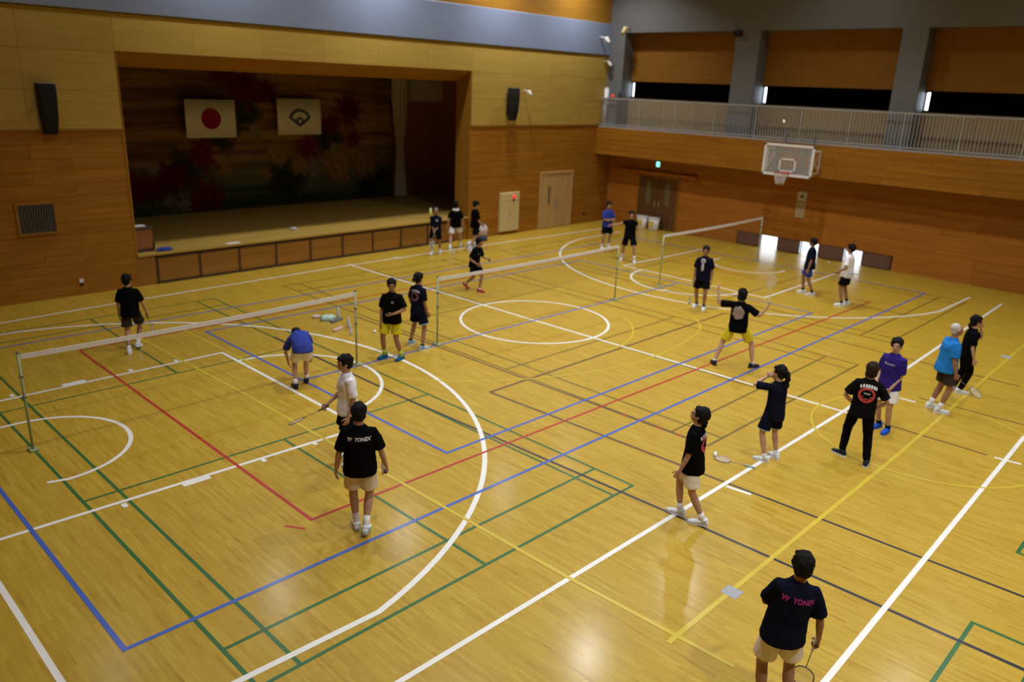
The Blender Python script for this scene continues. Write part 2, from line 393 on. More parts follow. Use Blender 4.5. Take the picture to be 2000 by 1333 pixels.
# ------------------------------------------------------------------ ceiling lamps (the hall's own light)
def ceiling_lamp(x, y, label, power):
    t = empty('ceiling_lamp', (x, y, CEIL)); tag(t, label, 'lamp', 'high bay lamps in rows under the ceiling')
    cyl('rod', (0, 0, .15), (0, 0, .4), .02, M_STEEL, t)
    bm = bmesh.new(); tube(bm, [(0, 0, .2), (0, 0, .1), (0, 0, -.05)], [.09, .16, .26], 20, False)
    new_obj('reflector', fin(bm, 'reflector', True), M_STEEL, t)
    bm = bmesh.new(); tube(bm, [(0, 0, -.02), (0, 0, -.03)], [.22, .22], 20)
    m = plain('lamp_diffuser', (0.9, 0.9, 0.9), 0.5, emit=((1, .95, .86), 14.0))
    new_obj('diffuser', fin(bm, 'diffuser', True), m, t)
    ld = bpy.data.lights.new('lamp_light', 'AREA'); ld.shape = 'DISK'; ld.size = .5; ld.energy = power; ld.color = (.97, .98, 1.0)
    ld.spread = math.radians(130)
    lo = bpy.data.objects.new('lamp_light', ld); C.objects.link(lo); lo.parent = t; lo.location = (0, 0, -.06)
cn = {-8.4: 'first', -3.3: 'second', 1.8: 'third', 6.9: 'fourth', 11.0: 'fifth'}
rn = {-7.6: 'row nearest the stage', 1.1: 'second row from the stage', 8.2: 'third row from the stage', 15.3: 'row farthest from the stage'}
PW = {-7.6: (.13, .50, .78, .80, .72), 1.1: (.80, .95, 1.20, 1.30, .15), 8.2: (.80, .80, .75, .65, .1), 15.3: (1.6, 1.0, .6, .5, .1)}   # some lamps are dimmed
for v in rn:
    for i_, x in enumerate(cn): ceiling_lamp(x, Y(v), 'round ceiling lamp, %s from the left wall in the %s' % (cn[x], rn[v]), LAMP_W*PW[v][i_])

# ================================================================== COURT LINES (children of the floor)
PAINT = {'white': (0.80, 0.79, 0.73), 'blue': (0.045, 0.11, 0.44), 'green': (0.02, 0.12, 0.025), 'red': (0.42, 0.02, 0.015),
         'yellow': (0.58, 0.43, 0.03), 'black': (0.02, 0.018, 0.03), 'brown': (0.12, 0.06, 0.022), 'gloss_browned_green': (0.15, 0.105, 0.012)}  # last entry: green lines of farther courts, gloss browning put into the colour
PM = {k: plain('paint_'+k, v, 0.42, var=0.08, scale=4) for k, v in PAINT.items()}
for m_ in PM.values():                                   # the floor's varnish lies over the paint
    b_ = m_.node_tree.nodes['Principled BSDF']; b_.inputs['Coat Weight'].default_value = .35; b_.inputs['Coat Roughness'].default_value = .18
ZL = {'brown': .0010, 'gloss_browned_green': .0012, 'green': .0014, 'black': .0016, 'red': .0018, 'blue': .0020, 'white': .0022, 'yellow': .0024}
LN = [0]
def line(col, pts, wd=.05, closed=False, label=None):
    P_ = [Vector((x, -v, 0)) for x, v in pts]; n = len(P_)
    bm = bmesh.new(); L = []; R = []
    LN[0] += 1; z = ZL[col]+LN[0]*6e-6          # every coat of paint a hair above the last
    for i, p in enumerate(P_):
        if closed: a, b = P_[i-1], P_[(i+1) % n]
        else: a, b = P_[max(i-1, 0)], P_[min(i+1, n-1)]
        e1 = (p-a).normalized() if (p-a).length > 1e-6 else (b-p).normalized(); e2 = (b-p).normalized() if (b-p).length > 1e-6 else e1
        d = (e1+e2).normalized(); s = Vector((-d.y, d.x, 0)); k = 1/max(abs(e1.dot(d)), .5)
        L.append(bm.verts.new(p+s*wd/2*k+Vector((0, 0, z)))); R.append(bm.verts.new(p-s*wd/2*k+Vector((0, 0, z))))
    m = n if closed else n-1
    for i in range(m):
        j = (i+1) % n; bm.faces.new((R[i], R[j], L[j], L[i]))
    for f in bm.faces:
        f.normal_update()
        if f.normal.z < 0: f.normal_flip()
    o = new_obj('court_line', fin(bm, 'court_line', recalc=False), PM[col], fl)
    o['label'] = label or (col+' painted court line')
    return o
def arc(cx, cv, r, a0, a1, n=40): return [(cx+r*math.cos(math.radians(a0+(a1-a0)*i/n)), cv+r*math.sin(math.radians(a0+(a1-a0)*i/n))) for i in range(n+1)]
def smooth(p, n=6):                       # Catmull-Rom through the points
    q = [p[0]]+list(p)+[p[-1]]; out = []
    for i in range(1, len(q)-2):
        for j in range(n):
            t = j/n; out.append(tuple(.5*(2*q[i][c]+(q[i+1][c]-q[i-1][c])*t+(2*q[i-1][c]-5*q[i][c]+4*q[i+1][c]-q[i+2][c])*t*t+(3*q[i][c]-q[i-1][c]-3*q[i+1][c]+q[i+2][c])*t**3) for c in (0, 1)))
    return out+[p[-1]]
WW = .066
line('white', [(-12.48, -7.4), (-12.48, 7.6)], WW)
line('white', [(-12.5, 7.58), (-5.5, 7.64), (.17, 7.67), (12.19, 7.4)], WW)
line('white', [(-12.5, -7.25), (-7.15, -7.58), (-.08, -7.8), (5, -7.75), (12.2, -7.5)], WW)
line('white', [(-.10, -7.95), (0, 0), (.19, 7.85)], WW)
line('white', arc(0, -.03, 1.84, 0, 360, 64)[:-1], WW, True)
line('white', [(-12.45, -2.45), (-6.96, -2.5), (-6.95, 2.47), (-12.45, 2.34)], WW)
line('white', [(12.3, -2.5), (7.08, -2.56), (6.99, 2.55), (12.3, 2.5)], WW)
line('white', arc(-6.98, 0, 1.83, -90, 90, 30), WW)
line('white', arc(7.04, 0, 1.8, 90, 270, 30), WW)
line('white', [(-12.45, -6.55)]+arc(-11.05, .05, 6.7, -78, 78, 60)+[(-12.45, 6.5)], WW+.01)
line('white', [(12.3, 6.52)]+arc(11.1, -.05, 6.65, 102, 258, 60)+[(12.3, -6.6)], WW)
line('white', [(-11.35, -1.25)]+arc(-11.1, 0, 1.25, -90, 90, 30)+[(-11.35, 1.17)], WW)
line('white', [(11.0, -1.2)]+arc(10.8, 0, 1.22, 270, 90, 30)+[(11.0, 1.2)], WW)
line('white', [(-12.4, 10.6), (-7.06, 10.49), (1.54, 10.33), (8, 10.2)], WW)
for s, off in ((-1, -2.53), (1, 2.42)):
    line('white', [(-10.0, off+s*.04), (-9.6, off+s*.05)], .13)
    for x in (-10.8, -8.77, -7.88): line('white', [(x, off+s*.02), (x, off+s*.14)], .07)
for x, v in ((-4.12, 7.7), (1.75, 8.05), (.2, 10.2), (1.7, -8.0)): line('white', [(x, v), (x+.05, v+.38)], .06)
gw = .046
def badminton(x0, x1, v0, v1, c='green', c2=None):
    vm = (v0+v1)/2; half = (v1-v0)/2; s = half/6.7; c2 = c2 or c
    line(c2, [(x0, v0), (x1, v0), (x1, v1), (x0, v1)], gw, True)
    for x in (x0+.46, x1-.46): line(c, [(x, v0), (x, v1)], gw)
    for sg in (-1, 1):
        line(c, [(x0, vm+sg*5.98*s), (x1, vm+sg*5.98*s)], gw)
        line(c, [(x0, vm+sg*1.98*s), (x1, vm+sg*1.98*s)], gw)
        line(c, [((x0+x1)/2, vm+sg*1.98*s), ((x0+x1)/2, vm+sg*6.7*s)], gw)
badminton(-11.17, -5.16, -6.6, 6.75)
badminton(-3.08, 3.16, -6.7, 6.77, 'gloss_browned_green')  # this court and the next: green lines, browning by gloss painted in
badminton(5.45, 11.5, -6.7, 6.62, 'gloss_browned_green')
badminton(-10.9, -4.88, 11.25, 24-.6)
badminton(-2.83, 3.2, 11.23, 24-.6)
line('black', [(-5.6, -2.8), (-5.62, 1.8), (-5.42, 7.56), (-5.33, 11.9), (-5.2, 20)], .05)
line('brown', [(-4.2, 2.72), (4.55, 2.68)], .06)
line('brown', [(-4.2, 2.72), (-4.02, 7.6)], .06)
line('black', [(-4.02, 7.6), (-3.88, 11.5), (-3.7, 20)], .045)
line('brown', [(4.55, 2.68), (4.5, 9.6)], .045)
line('brown', [(-3.25, -3), (-3.1, 6.7)], .05)
line('brown', [(.2, 7.9), (.2, 10.1)], .045)
line('brown', [(2.1, 8.4), (2.3, 12)], .04)
line('blue', [(-11.88, -5.55), (11.68, -5.5), (11.68, 5.45), (-11.88, 5.37)], .055, True)
line('blue', [(-6.57, -4.05), (6.5, -3.95), (6.52, 4.2), (-6.52, 4.14)], .055, True)
line('blue', [(-6.55, -.05), (6.5, -.02)], .055)
line('red', [(-9.1, -4.42), (9.1, -4.4), (9.1, 4.75), (0, 4.6), (-9.16, 4.46)], .05, True)
line('red', [(-9.5, 4.36), (-9.34, 4.6)], .04)
for v in (5.0, 5.35, 5.75, 6.15): line('red', [(-3.12, v), (-3.11, v+.12)], .045)
line('yellow', [(-7.86, -4.5), (-7.7, 0), (-7.62, 7.6), (-7.53, 9.75)], .055)
line('yellow', [(-6.9, -4.75), (-6.82, -1.3)], .055)
line('yellow', [(-7.72, 9.08), (-1, 9.06), (8.2, 8.9)], .06)
line('yellow', arc(.2, 9.1, 1.87, 0, 360, 48)[:-1], .045, True)
line('yellow', arc(-.3, 0, 2.6, -20, 95, 24), .045)
line('yellow', smooth([(3.75, 1.6), (3.62, 2.05), (3.3, 2.62), (2.7, 3.05), (1.9, 3.3), (.6, 3.5), (-.66, 3.5), (-2.0, 3.2), (-3.3, 2.6), (-4.3, 1.9), (-5.1, 1.0)]), .04)
for x, v in ((-6.41, 9.09), (6.55, 8.86)):
    o = box('socket_cover', (x-.1, -v-.1, 0), (x+.1, -v+.1, .003), plain('cover_grey', (.33, .34, .36), .7), fl); o['label'] = 'grey metal floor socket cover on the yellow line'

# ================================================================== FIXTURES ON THE WALLS
# --- tapestry at the back of the stage: a woven floral print
TY = 14.72
def tapestry_mat():
    m, nt, b = NT('floral_tapestry')
    geo = nd(nt, 'ShaderNodeNewGeometry'); sp = nd(nt, 'ShaderNodeSeparateXYZ'); nt.links.new(geo.outputs['Position'], sp.inputs[0])
    def math_(op, a, b_=None, c=None):
        n = nd(nt, 'ShaderNodeMath', operation=op)
        for i, v in enumerate((a, b_, c)):
            if v is None: continue
            if isinstance(v, (int, float)): n.inputs[i].default_value = v
            else: nt.links.new(v, n.inputs[i])
        return n.outputs[0]
    wn = nd(nt, 'ShaderNodeTexNoise'); wn.inputs['Scale'].default_value = 3.0; wn.inputs['Detail'].default_value = 6; wn.inputs['Roughness'].default_value = .7
    nt.links.new(geo.outputs['Position'], wn.inputs['Vector'])
    sx = sp.outputs[0]; sz = sp.outputs[2]
    wob = math_('MULTIPLY', math_('SUBTRACT', wn.outputs['Fac'], .5), .85)
    # ground: gold mist bands above, deep green below
    mp = nd(nt, 'ShaderNodeMapping'); mp.inputs['Scale'].default_value = (.25, .25, 3.2); nt.links.new(geo.outputs['Position'], mp.inputs['Vector'])
    bn = nd(nt, 'ShaderNodeTexNoise'); bn.inputs['Scale'].default_value = 1.0; bn.inputs['Detail'].default_value = 3; nt.links.new(mp.outputs[0], bn.inputs['Vector'])
    cr = nd(nt, 'ShaderNodeValToRGB'); e = cr.color_ramp.elements
    e[0].position = .35; e[0].color = (.12, .06, .025, 1); e[1].position = .65; e[1].color = (.38, .20, .065, 1)
    nt.links.new(bn.outputs['Fac'], cr.inputs[0])
    gr = nd(nt, 'ShaderNodeValToRGB'); e = gr.color_ramp.elements
    e[0].position = .3; e[0].color = (.02, .035, .02, 1); e[1].position = .7; e[1].color = (.14, .17, .07, 1)
    nt.links.new(bn.outputs['Fac'], gr.inputs[0])
    mr = nd(nt, 'ShaderNodeMapRange', interpolation_type='SMOOTHSTEP'); mr.inputs[1].default_value = 1.7; mr.inputs[2].default_value = 3.2
    nt.links.new(math_('ADD', sz, math_('MULTIPLY', wob, 2.0)), mr.inputs[0])
    mx = nd(nt, 'ShaderNodeMix', data_type='RGBA'); nt.links.new(mr.outputs[0], mx.inputs[0]); nt.links.new(gr.outputs[0], mx.inputs[6]); nt.links.new(cr.outputs[0], mx.inputs[7])
    col = mx.outputs[2]
    red = (.15, .013, .018); gold = (.34, .20, .065); cream = (.26, .21, .15); leaf = (.035, .04, .02); wine = (.11, .010, .02)
    FL = [(430, 260, .95, leaf, 5), (640, 270, 1.0, leaf, 6), (560, 350, 1.1, leaf, 5), (360, 330, 1.0, leaf, 6), (720, 350, .9, leaf, 5), (480, 220, .9, leaf, 6),
          (335, 350, .85, wine, 9), (405, 385, .95, red, 10), (290, 370, .7, wine, 8), (395, 300, .7, red, 9), (475, 170, .95, wine, 9), (430, 140, .7, red, 8), (520, 180, .6, wine, 8),
          (600, 290, .7, red, 9), (680, 215, .85, wine, 10), (645, 240, .6, red, 8), (690, 270, .5, red, 8), (255, 365, .7, red, 9),
          (660, 325, .95, gold, 16), (712, 320, .8, gold, 14), (545, 300, .55, gold, 12), (585, 325, .5, gold, 12), (615, 335, .45, cream, 10),
          (360, 400, .35, cream, 7), (330, 395, .3, cream, 7), (300, 330, .3, cream, 6), (500, 260, .4, cream, 8), (440, 330, .35, gold, 8), (745, 300, .35, cream, 7), (650, 290, .3, cream, 7), (520, 340, .3, gold, 7)]
    for px, py, r, c, n in FL:
        q = atY(px, py, TY)
        dx = math_('SUBTRACT', math_('ADD', sx, wob), q.x); dz = math_('SUBTRACT', math_('SUBTRACT', sz, wob), q.z)
        d = math_('SQRT', math_('ADD', math_('MULTIPLY', dx, dx), math_('MULTIPLY', dz, dz)))
        a = math_('ARCTAN2', dz, dx)
        pet = math_('ABSOLUTE', math_('COSINE', math_('MULTIPLY', a, n/2)))
        rr = math_('MULTIPLY_ADD', pet, r*.3, r*.62)
        t = math_('DIVIDE', d, rr)
        ms = nd(nt, 'ShaderNodeMapRange'); ms.inputs[1].default_value = 1.1; ms.inputs[2].default_value = .55; nt.links.new(t, ms.inputs[0])
        # petal layers: rings of lighter and deeper tone
        ring = math_('MULTIPLY_ADD', math_('SINE', math_('MULTIPLY', t, 15)), .35, .75)
        cc = nd(nt, 'ShaderNodeMix', data_type='RGBA'); cc.inputs[6].default_value = c4([v*.35 for v in c]); cc.inputs[7].default_value = c4([min(1, v*1.15) for v in c])
        nt.links.new(math_('MULTIPLY', ring, math_('MULTIPLY_ADD', pet, .4, .6)), cc.inputs[0])
        m2 = nd(nt, 'ShaderNodeMix', data_type='RGBA'); nt.links.new(ms.outputs[0], m2.inputs[0]); nt.links.new(col, m2.inputs[6]); nt.links.new(cc.outputs[2], m2.inputs[7])
        col = m2.outputs[2]
    nt.links.new(col, b.inputs['Base Color']); b.inputs['Roughness'].default_value = .95; b.inputs['Specular IOR Level'].default_value = .1
    return m
bm = bmesh.new(); nn = 80; x0, x1 = -8.4, 6.75
vs = []
for i in range(nn+1):
    xx = x0+(x1-x0)*i/nn; yy = TY+.03*math.sin(i*.9)
    vs.append([bm.verts.new((xx, yy, z)) for z in (.88, 7.1)]+[bm.verts.new((xx, yy+.02, z)) for z in (.88, 7.1)])
for a, b in zip(vs, vs[1:]):
    bm.faces.new((a[0], b[0], b[1], a[1])); bm.faces.new((a[2], a[3], b[3], b[2])); bm.faces.new((a[0], a[2], b[2], b[0])); bm.faces.new((a[1], b[1], b[3], a[3]))
o = new_obj('stage_tapestry', fin(bm, 'stage_tapestry', True), tapestry_mat()); tag(o, 'dark floral tapestry curtain with red and gold blossoms behind the stage', 'tapestry')
# --- white side curtain gathered in the middle
M_WC = fabric('cream_curtain', (.50, .44, .34))
bm = bmesh.new(); cp = atY(782, 385, 14.35); nn = 48
zs = [.9, 1.6, 2.4, 3.0, 3.4, 4.0, 5.0, 6.0, 7.1]; wd = [.30, .26, .20, .17, .22, .30, .36, .38, .40]
R = []
for z, w_ in zip(zs, wd):
    R.append([bm.verts.new((cp.x+w_*math.cos(2*PI*k/nn)*(1+.10*math.sin(k*PI/2)), 14.35+.16*(w_/.3)*math.sin(2*PI*k/nn)*(1+.25*math.sin(k*PI/2)), z)) for k in range(nn)])
for a, b in zip(R, R[1:]):
    for k in range(nn): bm.faces.new((a[k], a[(k+1) % nn], b[(k+1) % nn], b[k]))
cu = empty('side_curtain', (0, 0, 0)); tag(cu, 'cream side curtain tied in the middle at the right of the stage', 'curtain')
new_obj('drape', fin(bm, 'drape', True), M_WC, cu)
bm = bmesh.new(); pts = [(cp.x+.185*math.cos(2*PI*k/24), 14.35+.10*math.sin(2*PI*k/24), 3.0) for k in range(25)]; tube(bm, pts, .03, 6, False)
new_obj('tie_band', fin(bm, 'tie_band', True), M_WC, cu)
# --- flags
FY = 14.3
M_FLAG = fabric('flag_white', (.86, .83, .78))
def flag(pxs, label, name):
    q = [atY(x, y, FY) for x, y in pxs]
    xa, xb = (q[0].x+q[3].x)/2, (q[1].x+q[2].x)/2; za, zb = (q[2].z+q[3].z)/2, (q[0].z+q[1].z)/2
    t = empty(name, ((xa+xb)/2, FY, za)); tag(t, label, 'flag')
    W, H = xb-xa, zb-za
    bm = bmesh.new(); n = 24; v = []
    for i in range(n+1):
        x = -W/2+W*i/n; y = .012*math.sin(i*.8)
        v.append([bm.verts.new((x, y, 0)), bm.verts.new((x, y, H)), bm.verts.new((x, y+.006, 0)), bm.verts.new((x, y+.006, H))])
    for a, b in zip(v, v[1:]):
        bm.faces.new((a[0], b[0], b[1], a[1])); bm.faces.new((a[2], a[3], b[3], b[2])); bm.faces.new((a[0], a[2], b[2], b[0])); bm.faces.new((a[1], b[1], b[3], a[3]))
    new_obj('cloth', fin(bm, 'cloth', True), M_FLAG, t)
    cyl('rod', (-W/2-.04, .0, H+.01), (W/2+.04, .0, H+.01), .015, M_BLACK, t)
    boxes('cord', [((-W/2+.05, -.004, H), (-W/2+.06, .004, 7.15-za)), ((W/2-.06, -.004, H), (W/2-.05, .004, 7.15-za))], M_BLACK, t)
    return t, W, H
def disc(name, r, x, z, mat, parent, y=-.02, n=40):
    bm = bmesh.new(); tube(bm, [(x, y, z), (x, y-.004, z)], r, n); return new_obj(name, fin(bm, name), mat, parent)
f1, W, H = flag([(361, 196), (460, 193), (460, 268), (364, 271)], 'white flag with a red disc hung before the tapestry', 'disc_flag')
disc('red_disc', H*.275, 0, H*.5, fabric('flag_red', (.34, .008, .03)), f1)
f2, W, H = flag([(541, 194), (627, 192), (626, 262), (543, 264)], 'white flag with a blue fan-shaped emblem hung before the tapestry', 'emblem_flag')
M_EM = fabric('emblem_blue', (.08, .10, .20))
def ribbon(name, pts, wd, mat, parent, y=-.022):
    bm = bmesh.new(); L = []
    for i, p in enumerate(pts):
        a = Vector(pts[max(i-1, 0)]); b = Vector(pts[min(i+1, len(pts)-1)]); d = (b-a).normalized(); s = Vector((-d.y, d.x))*wd/2; p = Vector(p)
        L.append([bm.verts.new((q.x, yy, q.y)) for q in (p+s, p-s) for yy in (y, y-.004)])
    for a, b in zip(L, L[1:]):
        for i, j in ((0, 1), (1, 3), (3, 2), (2, 0)): bm.faces.new((a[i], b[i], b[j], a[j]))
    bm.faces.new((L[0][0], L[0][1], L[0][3], L[0][2])); bm.faces.new((L[-1][0], L[-1][2], L[-1][3], L[-1][1]))
    return new_obj(name, fin(bm, name), mat, parent)
e = H
ribbon('emblem', [(.36*e*math.sin(math.radians(a)), H*.28+.40*e*math.cos(math.radians(a))) for a in range(-55, 56, 5)], .085*e, M_EM, f2)
ribbon('emblem', [(-.33*e, H*.52), (-.25*e, H*.43), (0, H*.25), (.25*e, H*.43), (.33*e, H*.52)], .085*e, M_EM, f2)
ribbon('emblem', [(.085*e*math.cos(2*PI*k/24), H*.37+.085*e*math.sin(2*PI*k/24)) for k in range(25)], .065*e, M_EM, f2, -.026)
# --- lectern with microphone, on the stage at the left
M_LEC = plain('reddish_wood', (.30, .10, .03), .4)
t = empty('lectern', (-5.70, 9.42, ZST)); tag(t, 'reddish brown wooden lectern at the left edge of the stage', 'lectern')
box('body', (-.3, -.2, .08), (.17, .25, .62), M_LEC, t, .012); box('plinth', (-.32, -.22, 0), (.19, .27, .08), M_DK, t); box('top', (-.34, -.25, .62), (.21, .3, .67), M_DK, t, .01)
cyl('base_knob', (.19, -.18, .05), (.19, -.18, .32), .03, M_BLACK, t)
t = empty('paper_stack', (-5.77, 9.42, ZST+.67)); tag(t, 'small white sheaf of paper on the lectern', 'paper'); box('sheets', (-.2, -.1, 0), (.12, .1, .03), M_WHITE, t)
# blue cloth, papers and a bottle on the stage lip
def crumple(name, label, cat, c, r, mat, amp=.35, seed=1):
    bm = bmesh.new(); ball(bm, (0, 0, 0), (1, 1, 1), None, 22, 14)
    for v in bm.verts:
        n_ = noise.noise(v.co*1.7+Vector((seed*7.1, 0, 0)))+.5*noise.noise(v.co*4+Vector((0, seed*3.3, 0)))
        v.co = v.co*(1+amp*n_); v.co = Vector((v.co.x*r[0], v.co.y*r[1], max(v.co.z, -.55)*r[2]))
    zmin = min(v.co.z for v in bm.verts)
    for v in bm.verts: v.co.z -= zmin
    o = new_obj(name, fin(bm, name, True), mat); o.location = c; tag(o, label, cat); return o
p = gnd(302, 487, ZST); crumple('folded_cloth', 'small blue cloth lying on the stage lip beside the lectern', 'cloth', (p.x+.14, 9.12, ZST), (.22, .12, .06), fabric('cloth_blue', (.03, .05, .30)), .3, 2)
p = gnd(573, 449, ZST); o = crumple('towel', 'small pale grey towel lying on the stage floor', 'towel', (p.x, p.y, ZST), (.12, .09, .05), fabric('towel_grey', (.40, .45, .48)), .3, 3)
p = gnd(455, 475, ZST); t = empty('paper_sheet', (p.x, 9.05, ZST)); tag(t, 'white sheet of paper on the stage lip', 'paper'); box('sheet', (-.2, -.1, 0), (.2, .1, .006), M_WHITE, t)
M_LIME = plain('lime_plastic', (.62, .62, .12), .5)
p = gnd(838, 426, ZST); t = empty('shuttle_tube', (4.35, 9.25, ZST)); tag(t, 'yellow green shuttle tube standing on the stage edge', 'tube')
cyl('tube', (0, 0, 0), (0, 0, .36), .045, M_LIME, t, 16); cyl('lid', (0, 0, .36), (0, 0, .385), .047, M_WHITE, t, 16)

# --- loudspeakers
def loudspeaker(c, label, yaw):
    t = empty('loudspeaker', (c[0], YS, c[2])); tag(t, label, 'loudspeaker')
    bm = bmesh.new(); pr = [(-.58, .15, .17), (-.2, .20, .24), (.3, .22, .27), (.58, .215, .26)]
    rg = []
    for z, hw, dp in pr:
        y0 = -.16; rg.append([bm.verts.new(q) for q in ((-hw, y0, z), (-hw*.8, y0-dp, z), (hw*.8, y0-dp, z), (hw, y0, z))])
    for a, b in zip(rg, rg[1:]):
        for k in range(4): bm.faces.new((a[k], a[(k+1) % 4], b[(k+1) % 4], b[k]))
    bm.faces.new(rg[0][::-1]); bm.faces.new(rg[-1])
    bmesh.ops.bevel(bm, geom=bm.edges[:], offset=.015, segments=2, affect='EDGES', profile=.5)
    b = new_obj('cabinet', fin(bm, 'cabinet', True), M_BLACK, t)
    bm = bmesh.new(); rg = []
    for z, hw, dp in pr:
        zz = z*.95; y0 = -.16-dp-.012; rg.append([bm.verts.new(q) for q in ((-hw*.72, y0, zz), (hw*.72, y0, zz), (hw*.72, y0+.02, zz), (-hw*.72, y0+.02, zz))])
    for a, b2 in zip(rg, rg[1:]):
        for k in range(4): bm.faces.new((a[k], a[(k+1) % 4], b2[(k+1) % 4], b2[k]))
    bm.faces.new(rg[0][::-1]); bm.faces.new(rg[-1])
    new_obj('grille', fin(bm, 'grille'), plain('speaker_grille', (.007, .007, .008), .9), t)
    boxes('bracket', [((-.05, -.17, -.3), (.05, .0, -.24)), ((-.05, -.17, .3), (.05, .0, .36)), ((-.09, -.02, -.4), (.09, 0, .4))], M_BLACK, t)
    box('top_cap', (-.2, -.4, .575), (.2, -.18, .59), M_STEEL, t)
    return t
ql = atY(93, 213, YS-.2); qr = atY(1000, 204, YS-.2)
loudspeaker((ql.x, 0, ql.z), 'black column loudspeaker high on the wall left of the stage', 0)
loudspeaker((qr.x, 0, qr.z), 'black column loudspeaker high on the wall right of the stage', 0)
def bracket_lamp(name, loc, d, label, cat, mat=M_WHITE, k=1.0):
    t = empty(name, loc); tag(t, label, cat); d = Vector(d).normalized()
    bm = bmesh.new(); tube(bm, [Vector((0, 0, 0)), d*.12*k, d*.2*k+Vector((0, 0, -.02))], .022*k, 8); new_obj('arm', fin(bm, 'arm', True), mat, t)
    bm = bmesh.new(); ball(bm, d*.25*k+Vector((0, 0, -.06*k)), (.07*k, .07*k, .09*k)); new_obj('head', fin(bm, 'head', True), mat, t)
    bm = bmesh.new(); tube(bm, [d*.25*k+Vector((0, 0, -.06*k)), d*.34*k+Vector((0, 0, -.16*k))], [.05*k, .06*k], 12); new_obj('lens_hood', fin(bm, 'lens_hood', True), mat, t)
    return t
q = atY(1022, 177, YS); bracket_lamp('security_camera', (q.x, YS-.012, q.z), (.3, -1, 0), 'small white camera on the wall beside the right loudspeaker', 'camera')
q = atY(1172, 73, YS-.06); bracket_lamp('spot_lamp', (q.x, YS-.06, q.z), (.2, -1, 0), 'white spot lamp on the grey beam end', 'lamp', k=1.3)
q = atY(1180, 120, YS); bracket_lamp('sensor', (q.x, YS-.012, q.z), (0, -1, 0), 'small white sensor on the wood wall below the grey beam end', 'sensor', k=1.1)
q = atX(1231, 55, 13.6); bracket_lamp('spot_lamp', (13.6, q.y, q.z), (-1, 0, 0), 'white spot lamp at the upper left corner of the first balcony window', 'lamp', M_CREAM, 1.4)
q = atX(1443, 66, 13.6); t = empty('wall_speaker', (13.6, q.y, q.z)); tag(t, 'small black box speaker at the top of the grey column', 'loudspeaker')
box('body', (-.14, -.16, -.1), (-.01, .16, .1), M_BLACK, t, .01); box('grille', (-.15, -.13, -.08), (-.138, .13, .08), plain('speaker_grille', (.007, .007, .008), .9), t); box('bracket', (-.02, -.05, -.05), (0, .05, .05), M_BLACK, t)
# --- vent window at the left
q0 = atY(32, 404, YS); q1 = atY(110, 450, YS)
t = empty('wall_vent', ((q0.x+q1.x)/2, YS, (q0.z+q1.z)/2)); tag(t, 'dark louvred vent in a wooden frame low on the left wall', 'vent')
hw = (q1.x-q0.x)/2; hh = (q0.z-q1.z)/2+.02
boxes('frame', [((-hw-.05, -.05, -hh-.05), (hw+.05, 0, -hh)), ((-hw-.05, -.05, hh), (hw+.05, 0, hh+.05)), ((-hw-.05, -.05, -hh), (-hw, 0, hh)), ((hw, -.05, -hh), (hw+.05, 0, hh))], M_TRIM, t)
box('backing', (-hw, -.012, -hh), (hw, -.004, hh), M_BLACK, t)
for i in range(14): shared_box('slat', (-hw+(i+.25)*hw/7, -.035, -hh), (-hw+(i+.6)*hw/7, -.012, hh), plain('vent_slat', (.12, .11, .09), .5), t)
q = atY(160, 556, YS); t = empty('wall_outlet', (q.x, YS, q.z+.05)); tag(t, 'small white outlet with a dark plug near the floor of the left wall', 'outlet')
box('plate', (-.05, -.015, -.0), (.05, 0, .1), M_WHITE, t, .004); box('plug', (-.035, -.07, -.06), (.035, -.0, .0), M_BLACK, t, .006)
# --- hydrant cabinet and door on the stage wall
q0 = atY(973, 377, YS); t = empty('hydrant_cabinet', (7.97, YS, .12)); tag(t, 'cream fire hydrant cabinet with a red lamp right of the stage', 'cabinet')
box('body', (-.52, -.10, 0), (.52, 0, 1.50), M_CREAM, t, .008)
for a, b in ((-.5, -.08), (-.06, .5)): box('door', (a, -.115, .03), (b, -.10, 1.15), M_CREAM, t, .004)
box('handle', (-.02, -.135, .55), (.02, -.115, .7), M_STEEL, t); box('lamp_panel', (-.5, -.115, 1.18), (.5, -.10, 1.47), M_CREAM, t, .004)
bm = bmesh.new(); ball(bm, (.18, -.14, 1.33), (.075, .06, .075)); new_obj('red_lamp', fin(bm, 'red_lamp', True), M_RED, t); disc('bell', .05, .18, 1.2, M_DK, t, -.12)
M_DOOR = wood('pale_door', (.46, .29, .10), (.54, .35, .14), .45, 'Z', .03)
t = empty('door_1', (10.72, YS, 0)); tag(t, 'pale wooden double door in the stage wall near the corner', 'door', kind='structure')
boxes('door_frame', [((-1.0, -.06, 0), (-.92, 0, 2.22)), ((.92, -.06, 0), (1.0, 0, 2.22)), ((-1.0, -.06, 2.22), (1.0, 0, 2.30))], M_DOOR, t)
for s in (-1, 1):
    d = box('door_leaf', (min(.0, s*.92)+.004, -.04, .02), (max(.0, s*.92)-.004, -.005, 2.21), M_DOOR, t)
    box('handle', (s*.09-.015, -.09, .9), (s*.09+.015, -.06, 1.2), M_STEEL, d)
box('window_slit', (-.50, -.048, 1.0), (-.38, -.038, 1.7), plain('dim_glass', (.16, .12, .07), .3), t)
q = atY(1118, 350, YS); o = box('switch_plate', (q.x-.07, YS-.015, q.z-.07), (q.x+.07, YS, q.z+.07), plain('teal_plate', (.10, .20, .20), .5), None, .004); tag(o, 'small dark teal switch plate beside the pale door', 'switch')
q = atY(1140, 417, YS); o = box('wall_socket', (q.x-.08, YS-.015, q.z-.05), (q.x+.08, YS, q.z+.05), M_DK, None, .004); tag(o, 'dark socket plate low on the wall right of the pale door', 'socket')
